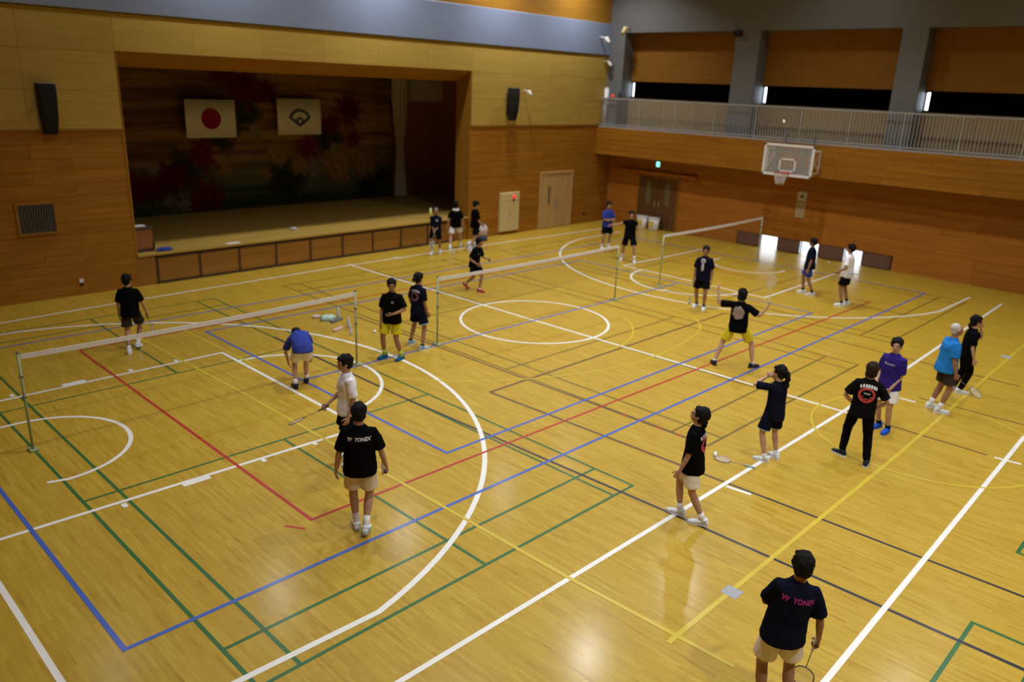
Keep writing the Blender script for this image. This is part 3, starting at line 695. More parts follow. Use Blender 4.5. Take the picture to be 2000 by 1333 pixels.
# --- double door under the balcony
M_D3 = wood('dark_door', (.10, .045, .015), (.16, .075, .025), .4, 'Z', .05)
t = empty('door_2', (XR, Y((D3[0]+D3[1])/2), 0)); tag(t, 'dark brown sliding double door under the balcony', 'door', kind='structure')
for s in (-1, 1):
    d = box('door_leaf', (-.02, min(.0, s*.95)+.004, .01), (.02, max(.0, s*.95)-.004, 2.14), M_D3, t)
    box('handle', (-.04, s*.1-.02, .9), (-.02, s*.1+.02, 1.15), M_STEEL, d); box('glazing', (-.024, s*.48-.12, 1.0), (-.018, s*.48+.12, 1.9), plain('dim_glass', (.16, .12, .07), .3), d)
boxes('door_frame', [((-.04, -1.03, 0), (.03, -.96, 2.2)), ((-.04, .96, 0), (.03, 1.03, 2.2)), ((-.04, -1.03, 2.14), (.03, 1.03, 2.2))], M_TRIM, t)
o = box('trim_5', (XR-.14, Y(-4.42), 2.22), (XR, Y(-8.15), 2.36), M_WALL_B); tag(o, 'wooden track box above the dark double door', 'trim', kind='structure')
q = atX(1287, 321, XR); t = empty('exit_light', (XR, q.y, q.z)); tag(t, 'small glowing blue green exit light above the dark door', 'light')
box('housing', (-.06, -.09, -.11), (0, .09, .11), M_WHITE, t, .01)
box('lit_face', (-.066, -.08, -.10), (-.06, .08, .10), plain('exit_glow', (.3, .9, .85), .4, emit=((.18, .85, .80), 2.2)), t)
q = atX(1567, 384, XR); t = empty('notice', (XR, q.y, q.z)); tag(t, 'square white notice with a dark mark under the backboard', 'sign')
box('board', (-.012, -.17, -.17), (0, .17, .17), plain('pale_notice', (.55, .50, .42), .6), t); bm = bmesh.new(); ball(bm, (-.012, 0, .0), (.004, .07, .06)); new_obj('mark', fin(bm, 'mark', True), M_DK, t)
q = atX(1563, 410, XR); t = empty('notice', (XR, q.y, q.z)); tag(t, 'tall beige notice below the square one under the backboard', 'sign')
box('board', (-.012, -.17, -.28), (0, .17, .28), plain('beige_notice', (.50, .40, .24), .6), t); boxes('text_lines', [((-.016, -.13, .2-i*.08), (-.012, .13, .215-i*.08)) for i in range(6)], plain('notice_ink', (.25, .18, .1), .6), t)
# white bins with yellow labels in front of the dark door
for k, (px, lab) in enumerate(((1266, 'white bin with a yellow front by the dark door, nearer the stage'), (1289, 'white bin with a yellow front by the dark door, farther from the stage'))):
    q = gnd(px, 443+k*4); t = empty('bin', (min(q.x, 13.85), q.y, 0)); tag(t, lab, 'bin', 'bins by the door')
    bm = bmesh.new(); loft(bm, [(Vector((0, 0, 0)), Vector((1, 0, 0)), Vector((0, 1, 0)), .17, .20), (Vector((0, 0, .02)), Vector((1, 0, 0)), Vector((0, 1, 0)), .185, .22), (Vector((0, 0, .5)), Vector((1, 0, 0)), Vector((0, 1, 0)), .21, .25)], 16)
    new_obj('body', fin(bm, 'body', True), M_WHITE, t)
    bm = bmesh.new(); tube(bm, [(.215*math.cos(2*PI*k_/24), .255*math.sin(2*PI*k_/24), .5) for k_ in range(25)], .015, 6, False); new_obj('rim', fin(bm, 'rim', True), M_WHITE, t)
    box('label_panel', (-.215, -.12, .14), (-.2, .12, .38), plain('yellow_label', (.65, .50, .10), .5), t)
# --- balcony corner: grey alarm cabinet, pipe
t = empty('alarm_cabinet', (13.55, Y(-8.35), BZ1)); tag(t, 'grey alarm cabinet with a red lamp in the balcony corner', 'cabinet')
box('body', (-.16, -.24, 0), (0.04, .24, 1.42), M_GREY, t, .01); box('door', (-.172, -.21, .05), (-.16, .21, 1.1), M_GREY, t); bm = bmesh.new(); ball(bm, (-.19, 0, 1.27), (.05, .07, .07)); new_obj('red_lamp', fin(bm, 'red_lamp', True), M_RED, t); box('bell_slot', (-.17, -.06, 1.12), (-.16, .06, 1.17), M_BLACK, t)
t = empty('drain_pipe', (13.42, Y(-8.72), BZ1)); tag(t, 'pale vertical pipe beside the alarm cabinet in the balcony corner', 'pipe')
cyl('pipe', (0, 0, 0), (0, 0, 1.55), .10, M_WHITE, t, 16); cyl('collar', (0, 0, 1.1), (0, 0, 1.17), .115, M_WHITE, t, 16); cyl('cap', (0, 0, 1.55), (0, 0, 1.6), .07, M_WHITE, t, 16)

# --- balcony railing
rl = empty('railing', (FX+.1, 0, BZ1)); tag(rl, 'grey steel railing with thin balusters along the balcony edge', 'railing')
y0, y1 = -11.9, YS-.05
box('top_rail', (-.025, y0, 1.14), (.025, y1, 1.19), M_RAIL, rl); box('bottom_rail', (-.02, y0, .10), (.02, y1, .14), M_RAIL, rl); box('kerb', (-.07, y0, 0), (.07, y1, .06), M_RAIL, rl)
yy = y0; k = 0
while yy <= y1+.001:
    if k % 16 == 0: shared_box('post', (-.022, yy-.022, 0.06), (.022, yy+.022, 1.14), M_RAIL, rl)
    else: shared_box('baluster', (-.008, yy-.011, .14), (.008, yy+.011, 1.14), M_RAIL, rl)
    yy += .1065; k += 1

# --- basketball goal
t = empty('basketball_goal', (12.45, -.08, 2.93)); tag(t, 'glass basketball backboard with white frame, rim and net on the balcony front', 'basketball goal')
W, H = 1.82, 1.07
boxes('board_frame', [((-.03, -W/2, 0), (.03, W/2, .08)), ((-.03, -W/2, H-.08), (.03, W/2, H)), ((-.03, -W/2, 0), (.03, -W/2+.08, H)), ((-.03, W/2-.08, 0), (.03, W/2, H))], M_WHITE, t, .008)
m, nt, b = NT('backboard_glass'); b.inputs['Base Color'].default_value = (.55, .58, .58, 1); b.inputs['Alpha'].default_value = .22; b.inputs['Roughness'].default_value = .12
box('backboard', (-.01, -W/2+.07, .07), (.006, W/2-.07, H-.07), m, t)
boxes('target_square', [((-.018, -.30, .15), (-.011, -.25, .60)), ((-.018, .25, .15), (-.011, .30, .60)), ((-.018, -.30, .55), (-.011, .30, .60)), ((-.018, -.30, .15), (-.011, .30, .20))], M_WHITE, t)
M_RIM = plain('rim_red', (.55, .05, .03), .4)
bm = bmesh.new(); tube(bm, [(-.40+.225*math.cos(2*PI*k/28), .225*math.sin(2*PI*k/28), .13) for k in range(29)], .011, 8, False); tube(bm, [(-.03, .1, .13), (-.19, .09, .13)], .012); tube(bm, [(-.03, -.1, .13), (-.19, -.09, .13)], .012); bm_box(bm, (-.05, -.12, .05), (-.03, .12, .16))
new_obj('rim', fin(bm, 'rim', True), M_RIM, t)
bm = bmesh.new()
for k in range(12):
    for s in (1, -1):
        pts = []
        for j in range(6):
            a = 2*PI*(k+s*j*.5)/12; r_ = .215-.018*j; pts.append((-.40+r_*math.cos(a), r_*math.sin(a), .12-.075*j))
        tube(bm, pts, .006, 4)
n_ = new_obj('hoop_net', fin(bm, 'hoop_net', True), M_WHITE, t)
for s in (-1, 1):                                                      # side trusses back to the balcony front
    bm = bmesh.new(); y = s*.80
    A = [(.04, y, .15), (.7, y, .15), (.7, y, .88), (.04, y, .88)]
    for i in range(4): tube(bm, [A[i], A[(i+1) % 4]], .032, 6)
    tube(bm, [A[0], A[2]], .014, 6); tube(bm, [A[1], A[3]], .014, 6)
    new_obj('side_truss', fin(bm, 'side_truss'), M_WHITE, t)
M_GS = plain('truss_grey', (.22, .22, .22), .5)
boxes('mast', [((.04, -.55, -.0), (.12, -.47, 1.07)), ((.04, .47, 0), (.12, .55, 1.07)), ((.1, -.85, .80), (.16, .85, .88)), ((.1, -.85, .18), (.16, .85, .26))], M_GS, t)
boxes('hanger', [((.6, -.55, .9), (.66, -.49, 1.5)), ((.6, .49, .9), (.66, .55, 1.5))], M_GS, t)

# ================================================================== NETS
M_POST = plain('post_green', (.30, .36, .20), .4, .1); M_NET = plain('net_cord', (.07, .045, .04), .9); M_TAPE = fabric('net_tape', (.72, .70, .66))
def badminton_net(p0, p1, label, gap=0.0, base=True):
    p0 = Vector(p0); p1 = Vector(p1); d = (p1-p0); L = d.length; a = math.atan2(d.y, d.x)
    t = empty('badminton_net', p0, a); tag(t, label, 'net')
    for x, nm in ((0, 0), (L, 1)):
        po = cyl('post', (x, 0, 0), (x, 0, 1.56), .019, M_POST, t, 12)
        box('post_base', (x-.06, -.09, 0), (x+.06, .09, .03), M_POST, po, .005)
        box('clamp', (x-.024, -.027, 1.18), (x+.024, .027, 1.21), plain('clamp_grey', (.13, .13, .11), .5), po); box('clamp', (x-.024, -.027, .86), (x+.024, .027, .885), plain('clamp_grey', (.13, .13, .11), .5), po)
        cyl('cap', (x, 0, 1.55), (x, 0, 1.575), .023, plain('clamp_grey', (.13, .13, .11), .5), po)
    sag = lambda x: 1.535-.03*math.sin(PI*x/L)
    bm = bmesh.new(); n = 20; R = []
    for i in range(n+1):
        x = .03+(L-.06)*i/n; z = sag(x); R.append([bm.verts.new(q) for q in ((x, -.006, z), (x, .006, z), (x, .006, z-.075), (x, -.006, z-.075))])
    for u_, v_ in zip(R, R[1:]):
        for k in range(4): bm.faces.new((u_[k], u_[(k+1) % 4], v_[(k+1) % 4], v_[k]))
    bm.faces.new(R[0]); bm.faces.new(R[-1][::-1])
    new_obj('tape', fin(bm, 'tape'), M_TAPE, t)
    bm = bmesh.new(); nx = int(L/.022); th = .0006
    def seg(a_, b_):
        a_ = Vector(a_); b_ = Vector(b_); s = Vector((0, 0, th)) if abs(a_.z-b_.z) < .2 else Vector((th, 0, 0))
        bm.faces.new([bm.verts.new(q) for q in (a_-s, b_-s, b_+s, a_+s)])
    for i in range(nx+1):
        x = .04+(L-.08)*i/nx; seg((x, 0, sag(x)-.075), (x, 0, sag(x)-.76))
    for j in range(32):
        for i in range(10):
            xa = .04+(L-.08)*i/10; xb = .04+(L-.08)*(i+1)/10; seg((xa, 0, sag(xa)-.075-.022*j), (xb, 0, sag(xb)-.075-.022*j))
    o = new_obj('mesh', fin(bm, 'mesh', recalc=False), M_NET, t); o['kind'] = 'stuff'
    return t
badminton_net(gnd(65, 880), gnd(697, 713), 'badminton net nearest the camera, from the left edge to beside the white-shirted player')
badminton_net(gnd(854, 674), gnd(1200, 586), 'middle badminton net across the centre circle')
badminton_net(gnd(1287, 558), gnd(1287, 558)+Vector((6.1, .02, 0)), 'far badminton net in front of the floor-level windows')

# ================================================================== RACKETS, SHUTTLES, BOTTLES
def racket(loc, axis, normal, label, grip=(.02, .02, .025), frame=(.05, .05, .06), nm='badminton_racket'):
    axis = Vector(axis).normalized(); nrm = Vector(normal); nrm = (nrm-axis*nrm.dot(axis)).normalized(); x = axis.cross(nrm)
    t = empty(nm, loc); t.rotation_euler = Matrix(((x.x, axis.x, nrm.x), (x.y, axis.y, nrm.y), (x.z, axis.z, nrm.z))).to_euler()
    tag(t, label, 'racket')
    bm = bmesh.new(); tube(bm, [(0, -.085, 0), (0, -.075, 0), (0, .07, 0), (0, .09, 0)], [.016, .0135, .0125, .008], 10); new_obj('grip', fin(bm, 'grip', True), plain('grip_%s' % str(grip), grip, .8), t)
    bm = bmesh.new(); tube(bm, [(0, .09, 0), (0, .31, 0)], .0042, 8); new_obj('shaft', fin(bm, 'shaft', True), plain('frame_%s' % str(frame), frame, .3), t)
    cy = .31+.125; a, b_ = .10, .127
    bm = bmesh.new(); tube(bm, [(a*math.sin(2*PI*k/40)*(1+.06*math.cos(2*PI*k/40)), cy-b_*math.cos(2*PI*k/40), 0) for k in range(41)], .0062, 6, False); new_obj('head_frame', fin(bm, 'head_frame', True), plain('frame_%s' % str(frame), frame, .3), t)
    bm = bmesh.new(); s = .0009
    for i in range(-9, 10):
        x_ = i*.0105; hb = b_*math.sqrt(max(0, 1-(x_/a)**2)); bm.faces.new([bm.verts.new(q) for q in ((x_-s, cy-hb, 0), (x_+s, cy-hb, 0), (x_+s, cy+hb, 0), (x_-s, cy+hb, 0))])
    for i in range(-11, 12):
        y_ = i*.0112; ha = a*math.sqrt(max(0, 1-(y_/b_)**2)); bm.faces.new([bm.verts.new(q) for q in ((-ha, cy+y_-s, .0006), (ha, cy+y_-s, .0006), (ha, cy+y_+s, .0006), (-ha, cy+y_+s, .0006))])
    o = new_obj('strings', fin(bm, 'strings', recalc=False), plain('string_white', (.7, .7, .68), .5), t)
    return t
M_FEA = fabric('feather_white', (.78, .77, .74)); M_CORK = plain('cork_white', (.75, .72, .62), .6)
def shuttlecock(loc, axis, label, group=None):
    axis = Vector(axis).normalized(); t = empty('shuttlecock', loc); t.rotation_euler = axis.to_track_quat('Z', 'Y').to_euler(); tag(t, label, 'shuttlecock', group)
    bm = bmesh.new(); ball(bm, (0, 0, .012), (.0135, .0135, .0135), None, 12, 8); new_obj('cork', fin(bm, 'cork', True), M_CORK, t)
    bm = bmesh.new()
    for k in range(16):
        a = 2*PI*k/16; c_, s_ = math.cos(a), math.sin(a); tx, ty = -s_, c_
        r1, r2 = .013, .033; z1, z2 = .02, .082; w1, w2 = .002, .0085
        q = [(r1*c_+tx*w1, r1*s_+ty*w1, z1), (r1*c_-tx*w1, r1*s_-ty*w1, z1), (r2*c_-tx*w2, r2*s_-ty*w2, z2), ((r2+.003)*c_, (r2+.003)*s_, z2+.008), (r2*c_+tx*w2, r2*s_+ty*w2, z2)]
        bm.faces.new([bm.verts.new(v) for v in q])
    new_obj('feathers', fin(bm, 'feathers'), M_FEA, t)
    return t
def lying(px, py, ang, label, group=None):
    p = gnd(px, py); return shuttlecock((p.x, p.y, .03), (math.cos(ang), math.sin(ang), -.02), label, group)
lying(732, 652, 1.0, 'white shuttlecock lying left of the boy in yellow shorts')
lying(1296, 571, .3, 'left of two shuttlecocks lying beside the far net post')
lying(1307, 571, 2.0, 'right of two shuttlecocks lying beside the far net post')
lying(1581, 560, .9, 'shuttlecock lying on the floor behind the player in blue shorts')
lying(1622, 514, 2.2, 'shuttlecock lying near the floor-level windows')
d = ray(1531, 233).normalized(); shuttlecock(CAM+d*23.5, (-.2, -.3, -1), 'white shuttlecock flying high above the court')
M_PET = plain('clear_bottle', (.55, .58, .58), .15, var=.05)
def bottle(px, py, h, label, cap=(.75, .75, .75), col=None, lie=None):
    p = gnd(px, py); t = empty('bottle', (p.x, p.y, 0)); tag(t, label, 'bottle')
    r = h*.14; bm = bmesh.new(); tube(bm, [(0, 0, 0), (0, 0, .01), (0, 0, h*.65), (0, 0, h*.78), (0, 0, h*.90)], [r*.9, r, r, r*.55, r*.42], 16)
    new_obj('body', fin(bm, 'body', True), col or M_PET, t); cyl('cap', (0, 0, h*.90), (0, 0, h), r*.48, plain('cap_%s' % str(cap), cap, .5), t, 14)
    bm = bmesh.new(); tube(bm, [(0, 0, h*.25), (0, 0, h*.55)], r*1.015, 16, False); new_obj('label_wrap', fin(bm, 'label_wrap', True), plain('bottle_label', (.62, .62, .66), .5), t)
bottle(661, 621, .27, 'clear water bottle standing behind the near net, farther back'); bottle(681, 641, .27, 'clear water bottle standing behind the near net, beside the pink case'); bottle(685, 655, .25, 'clear water bottle closest to the near net post')
bottle(1346, 594, .24, 'pale green bottle left of the boy in all black', (.5, .6, .3), plain('greenish_bottle', (.42, .46, .22), .3))
bottle(886, 498, .22, 'small pale bottle on the floor right of the grey-haired man')
p = gnd(640, 625); crumple('towel', 'mint green towel lying behind the near net', 'towel', (p.x, p.y, 0), (.20, .14, .08), fabric('towel_mint', (.42, .58, .50)), .35, 5)
p = gnd(657, 628); t = empty('case', (p.x, p.y, 0), .3); tag(t, 'dark grey case lying beside the mint towel', 'case'); box('body', (-.19, -.05, 0), (.19, .05, .05), plain('case_grey', (.10, .12, .13), .6), t, .015); box('zip', (-.17, -.053, .022), (.17, -.049, .028), M_STEEL, t)
p = gnd(660, 645); t = empty('pencil_case', (p.x, p.y, 0), .35); tag(t, 'pale pink case lying near the near net post', 'case'); box('body', (-.17, -.045, 0), (.17, .045, .05), fabric('case_pink', (.62, .42, .40)), t, .015); box('zip', (-.15, -.048, .022), (.15, -.044, .028), M_WHITE, t)
p = gnd(618, 621); crumple('cloth', 'small pale pink cloth lying behind the near net', 'cloth', (p.x, p.y, 0), (.10, .08, .05), fabric('cloth_pink', (.60, .45, .42)), .3, 9)
p = gnd(921, 484); crumple('towel', 'white towel heaped on the floor by the stage front', 'towel', (p.x, p.y, 0), (.20, .16, .16), fabric('towel_white', (.66, .66, .68)), .35, 11)
p = gnd(943, 472); t = empty('sports_bag', (p.x+.1, p.y+.1, 0)); tag(t, 'pale pink bag with a navy base standing on the floor by the stage', 'bag')
bm = bmesh.new(); Z = Vector((0, 0, 1)); X_ = Vector((1, 0, 0)); Y_ = Vector((0, 1, 0))
loft(bm, [(Z*0, X_, Y_, .17, .12), (Z*.02, X_, Y_, .19, .13), (Z*.22, X_, Y_, .2, .14)], 16); new_obj('base', fin(bm, 'base', True), fabric('bag_navy', (.06, .06, .12)), t)
bm = bmesh.new(); loft(bm, [(Z*.22, X_, Y_, .205, .145), (Z*.45, X_, Y_, .2, .13), (Z*.58, X_, Y_, .12, .08), (Z*.61, X_, Y_, .05, .04)], 16); new_obj('body', fin(bm, 'body', True), fabric('bag_pink', (.58, .48, .46)), t)
bm = bmesh.new(); tube(bm, [(-.1*math.cos(PI*k/10), 0, .58+.1*math.sin(PI*k/10)) for k in range(11)], .012, 6); new_obj('handle', fin(bm, 'handle', True), fabric('bag_navy', (.06, .06, .12)), t)
p = gnd(1400, 896); p2 = gnd(1470, 915); ax = (p-p2).normalized()
racket(p2+ax*.05+Vector((0, 0, .017)), ax, (0, 0, 1), 'racket lying on the floor between the two girls watching', (.30, .48, .46), (.25, .25, .27))
q = p2+(p-p2).normalized()*.60; shuttlecock((q.x, q.y, .035), (.6, .4, .05), 'shuttlecock resting on the racket on the floor')

# ================================================================== PEOPLE
SKIN = plain('skin', (.42, .235, .15), .55, var=.06, scale=8, spec=.3); SKIN_L = plain('skin_light', (.52, .31, .21), .55, var=.06, scale=8, spec=.3); SKIN_T = plain('skin_tan', (.33, .165, .09), .55, var=.06, scale=8, spec=.3)
HAIR = plain('hair_black', (.006, .005, .005), .75, var=.3, scale=40, spec=.15); HAIR_B = plain('hair_brown', (.022, .012, .007), .7, var=.3, scale=40, spec=.15)
HAIR_W = plain('hair_grey_white', (.50, .46, .44), .6, var=.15, scale=60); HAIR_G = plain('hair_grey', (.10, .09, .085), .6, var=.2, scale=60)
EYE = plain('eye_dark', (.012, .008, .006), .2); LIP = plain('lips', (.34, .11, .09), .5)
FAB = {'black': (.005, .005, .006), 'jet': (.003, .003, .0035), 'navy': (.006, .007, .018), 'white': (.80, .79, .80), 'beige': (.68, .58, .44), 'cream': (.76, .70, .60), 'yellow': (.66, .56, .02),
       'blue': (.012, .030, .42), 'sky': (.013, .18, .55), 'purple': (.024, .011, .17), 'charcoal': (.035, .028, .022), 'royal': (.02, .04, .24), 'lime': (.50, .62, .04), 'teal': (.01, .10, .20), 'red': (.45, .04, .05),
       'shoewhite': (.74, .79, .84), 'shoeblue': (.02, .10, .60), 'shoenavy': (.012, .02, .04), 'greygreen': (.35, .48, .38), 'iceblue': (.30, .46, .56), 'darkred': (.10, .02, .015)}
def FM(k):
    m = fabric('cloth_'+k, FAB[k])
    if max(FAB[k]) < .03: m.node_tree.nodes['Principled BSDF'].inputs['Specular IOR Level'].default_value = .05
    return m
PEND = []                       # (object, smoothing, wrinkle, after)
def pend(name, bm, mat, parent, voxel, it=4, wr=0.0, after=None):
    me = fin(bm, name); o = new_obj(name, me, mat, parent)
    r = o.modifiers.new('r', 'REMESH'); r.mode = 'VOXEL'; r.voxel_size = voxel; r.use_smooth_shade = True
    s = o.modifiers.new('s', 'SMOOTH'); s.factor = .5; s.iterations = it
    PEND.append((o, wr, after)); return o
def rot(ax, a): return Matrix.Rotation(a, 3, ax)
def ik(a, b, l1, l2, pole):
    d = b-a; L = min(d.length, (l1+l2)*.999); dn = d.normalized(); b = a+dn*L
    x = (l1*l1-l2*l2+L*L)/(2*L); h = math.sqrt(max(0, l1*l1-x*x))
    p = Vector(pole); p = p-dn*p.dot(dn)
    if p.length < 1e-4: p = Vector((0, 1, 0))-dn*dn.y
    return a+dn*x+p.normalized()*h, b
def person(label, H, feet, face, shirt, shorts, arms={}, hair='short', hairmat=None, skin=None, lean=0.0, side=0.0, twist=0.0, head=(0, 0), shoes='shoewhite', sole='white', sock='white', sockh=.09,
           pants=False, lift=(0, 0), footyaw=(.15, -.15), bulk=1.0, near=False, prints=(), grip=(0, 0), shift=(0, 0), hip=None, hem=0.0, trim=None, collar=None, headband=None, knee=None, slen=None, nudge=0):
    hairmat = hairmat or HAIR; skin = skin or SKIN
    s = H/1.70
    FL = [Vector((p[0], p[1], 0)) if len(p) == 3 else gnd(p[0]+nudge, p[1]) for p in feet]        # left, right
    ctr = (FL[0]+FL[1])/2
    bear = math.atan2(ctr.y-CAM.y, ctr.x-CAM.x)
    hd = bear+math.radians(face)
    root = empty('person', (ctr.x, ctr.y, 0), hd-PI/2)
    tag(root, label, 'person')
    RI = rot('Z', -(hd-PI/2))
    foot = [RI@(p-ctr) for p in FL]
    vox = .0105 if near else .015
    l1, l2 = .42*s, .415*s; ank = .085*s
    hz = .905*s if hip is None else hip*s
    hipc = Vector((shift[0], shift[1], hz))
    for k, sg in ((0, -1), (1, 1)):
        a = Vector((foot[k].x, foot[k].y-.05*s, ank+lift[k])); hp = hipc+Vector((sg*.09*s, 0, 0))
        dx = math.hypot(a.x-hp.x, a.y-hp.y); mx = math.sqrt(max(.01, ((l1+l2)*.995)**2-dx*dx))+a.z
        if hipc.z > mx: hipc.z = mx
    # spine
    grid = []; p = hipc.copy(); dt = .01*s
    def Rt(t):
        w_ = min(1, max(0, .35+(t/s)*2.6)); w2 = min(1, max(0, (t/s)/.4))
        return rot('Z', twist*w2)@rot('Y', side*w_)@rot('X', -lean*w_)
    pos = {}
    def sp(t):
        n = int(round(abs(t)/dt)); q = hipc.copy(); sgn = 1 if t >= 0 else -1
        for i in range(n): q = q+Rt(sgn*(i+.5)*dt)@Vector((0, 0, dt*sgn))
        return q, Rt(t)
    def ring(t, rx, ry, dy=0.0):
        q, R = sp(t*s); return (q+R@Vector((0, dy*s, 0)), R@Vector((1, 0, 0)), R@Vector((0, 1, 0)), rx*s, ry*s)
    b = bulk
    body = bmesh.new()
    loft(body, [ring(-.10, .09, .085), ring(-.05, .15*b, .11*b), ring(.0, .16*b, .112*b), ring(.08, .15*b, .105*b), ring(.18, .132*b, .095*b), ring(.30, .15*b, .108*b), ring(.39, .158*b, .105*b), ring(.435, .125, .080), ring(.475, .075, .064), ring(.51, .052, .056), ring(.60, .05, .055, .012)])
    # legs
    legs = []
    for k, sg in ((0, -1), (1, 1)):
        hp = hipc+Vector((sg*.088*s, 0, -.01*s)); a = Vector((foot[k].x, foot[k].y-.055*s, ank+lift[k]))
        fy = footyaw[k]; kp = Vector((-math.sin(fy*1.2), math.cos(fy*1.2), 0)) if knee is None else Vector(knee[k])
        kn, a = ik(hp, a, l1, l2, kp+Vector((sg*.05, 0, .05)))
        legs.append((hp, kn, a))
        def at(u, w_): return hp.lerp(kn, u) if w_ == 0 else kn.lerp(a, u)
        tube(body, [hp+Vector((0, 0, .05*s)), at(.15, 0), at(.5, 0), at(.85, 0), kn, at(.2, 1), at(.35, 1), at(.6, 1), at(.85, 1), a, a+Vector((0, 0, -.03*s))],
             [r_*s*(.5+.5*b) for r_ in (.075, .088, .076, .06, .054, .053, .056, .046, .035, .034, .034)], 12)
    # arms
    arml = []; q445, R445 = sp(.425*s); fingers = []
    hands = []
    for k, sg in ((0, -1), (1, 1)):
        sh = q445+R445@Vector((sg*.160*s*(.6+.4*b), 0, 0))
        spec = arms.get('LR'[k], None)
        off = Vector((sg*.07, .03, -.52)) if spec is None else Vector(spec[0])
        pole = Vector((sg*.35, -1, 0)) if spec is None or len(spec) < 2 or spec[1] is None else Vector(spec[1])
        el, wr_ = ik(sh, sh+off*s, .285*s, .25*s, pole)
        arml.append((sh, el, wr_))
        inn = q445+R445@Vector((sg*.09*s, 0, .0))
        tube(body, [inn, sh, sh.lerp(el, .3), sh.lerp(el, .65), el, el.lerp(wr_, .25), el.lerp(wr_, .6), wr_], [r_*s*(.4+.6*b) for r_ in (.046, .049, .045, .041, .036, .037, .031, .0245)], 10)
        d = (wr_-el).normalized(); n_ = Vector((-sg, .25, 0)) if spec is None or len(spec) < 3 or spec[2] is None else Vector(spec[2])
        n_ = (n_-d*n_.dot(d)).normalized(); c_ = n_.cross(d)
        tube_r = [(.0, .024, .02), (.03, .036, .017), (.065, .042, .015), (.09, .038, .013)]
        loft(body, [(wr_+d*(u*s), c_, n_, rx*s, ry*s) for u, rx, ry in [(-.02, .024, .022)]+tube_r], 12)
        hands.append((wr_, d, n_, c_))
        cur = .38 if not grip[k] else 1.15
        th = 1 if (c_.y > 0) else -1
        for j, (o_, ln) in enumerate(((-.030, .062), (-.010, .074), (.011, .078), (.031, .07))):
            o2 = o_*th; pts = [wr_+d*(.075*s)+c_*(o2*s)]; dd = d.copy(); ang = 0
            for q_, fr in enumerate((.45, .30, .25)):
                ang += cur*(1.0 if q_ else .7); dd = (d*math.cos(ang)+n_*math.sin(ang)); pts.append(pts[-1]+dd*(ln*fr*s*1.15))
            fingers.append((pts, [.0100*s, .0090*s, .0082*s, .0058*s]))
        tb = wr_+d*(.028*s)+c_*(th*.030*s); t2 = (c_*th*.75+d*.8+n_*.5).normalized(); t3 = (c_*th*.25+d*.9+n_*(.5+.5*grip[k])).normalized()
        fingers.append(([tb, tb+t2*.035*s, tb+t2*.035*s+t3*.03*s, tb+t2*.035*s+t3*.052*s], [.0125*s, .0110*s, .0095*s, .0065*s]))
    # head
    qn, Rn = sp(.50*s)
    RH = rot('Z', head[0])@rot('X', head[1]); 
    hc = qn+Rn@Vector((0, .012, .075))*s+RH@Vector((0, .012, .082))*s
    def hp_(x, y, z): return hc+RH@(Vector((x, y, z))*s)
    def hr(*r): return Vector(r)*s
    ball(body, hp_(0, -.008, .022), hr(.074, .092, .088), RH)
    ball(body, hp_(0, .022, -.035), hr(.060, .066, .075), RH)
    ball(body, hp_(0, .052, -.082), hr(.034, .030, .026), RH)
    tube(body, [hp_(0, .086, .018), hp_(0, .104, -.022), hp_(0, .088, -.034)], [.010*s, .0155*s, .013*s], 8)
    ball(body, hp_(0, .078, -.062), hr(.026, .020, .016), RH)
    for sg in (-1, 1):
        ball(body, hp_(sg*.074, -.004, -.012), hr(.013, .024, .033), RH)
        ball(body, hp_(sg*.032, .072, .024), hr(.028, .018, .010), RH)
    tube(body, [sp(.50*s)[0], qn.lerp(hc, .55), hc+RH@Vector((0, -.02, -.02))*s], [.060*s, .053*s, .055*s], 12)
    def after_body(o, fs=fingers):
        bm = bmesh.new(); bm.from_mesh(o.data)
        for pts, rr in fs: tube(bm, pts, rr, 8)
        for f in bm.faces: f.smooth = True
        bm.to_mesh(o.data); bm.free()
    pend('body', body, skin, root, vox, 5 if near else 4, 0, after_body)
    for sg in (-1, 1):
        bm = bmesh.new(); ball(bm, hp_(sg*.032, .083, .004), hr(.0115, .005, .0055), RH, 10, 6); new_obj('eye', fin(bm, 'eye', True), EYE, root)
        bm = bmesh.new(); tube(bm, [hp_(sg*.014, .0905, .026), hp_(sg*.034, .089, .032), hp_(sg*.054, .076, .026)], [.0028*s, .0033*s, .002*s], 6); new_obj('eyebrow', fin(bm, 'eyebrow', True), hairmat, root)
    bm = bmesh.new(); ball(bm, hp_(0, .097, -.060), hr(.021, .006, .0065), RH, 10, 6); new_obj('mouth', fin(bm, 'mouth', True), LIP, root)
    # hair
    hb = bmesh.new(); buzz = hair in ('buzz',)
    e_ = .005 if buzz else .021
    ball(hb, hp_(0, -.036, .040), hr(.076+e_, .090+e_*.8, .084+e_), RH, 16, 12)
    ball(hb, hp_(0, -.055, -.022), hr(.066+e_, .050+e_, .064+e_*.5), RH)
    if not buzz:
        ball(hb, hp_(0, .036, .084), hr(.064, .046, .034), RH)
        for sg in (-1, 1):
            ball(hb, hp_(sg*.068, .006, .024), hr(.020, .050, .048), RH)
            ball(hb, hp_(sg*.038, .056, .076), hr(.030, .022, .020), RH)
    else:
        for sg in (-1, 1): ball(hb, hp_(sg*.068, -.012, .02), hr(.014, .042, .04), RH)
    if hair == 'pony':
        tube(hb, [hp_(0, -.10, .035), hp_(0, -.135, .045), hp_(0, -.165, .0), hp_(0, -.165, -.08), hp_(0, -.14, -.17), hp_(0, -.125, -.25)], [.022*s, .03*s, .040*s, .042*s, .034*s, .010*s], 10)
    if hair == 'low':
        tube(hb, [hp_(0, -.085, -.03), hp_(0, -.115, -.06), hp_(0, -.120, -.11), hp_(0, -.105, -.15)], [.03*s, .04*s, .034*s, .012*s], 10)
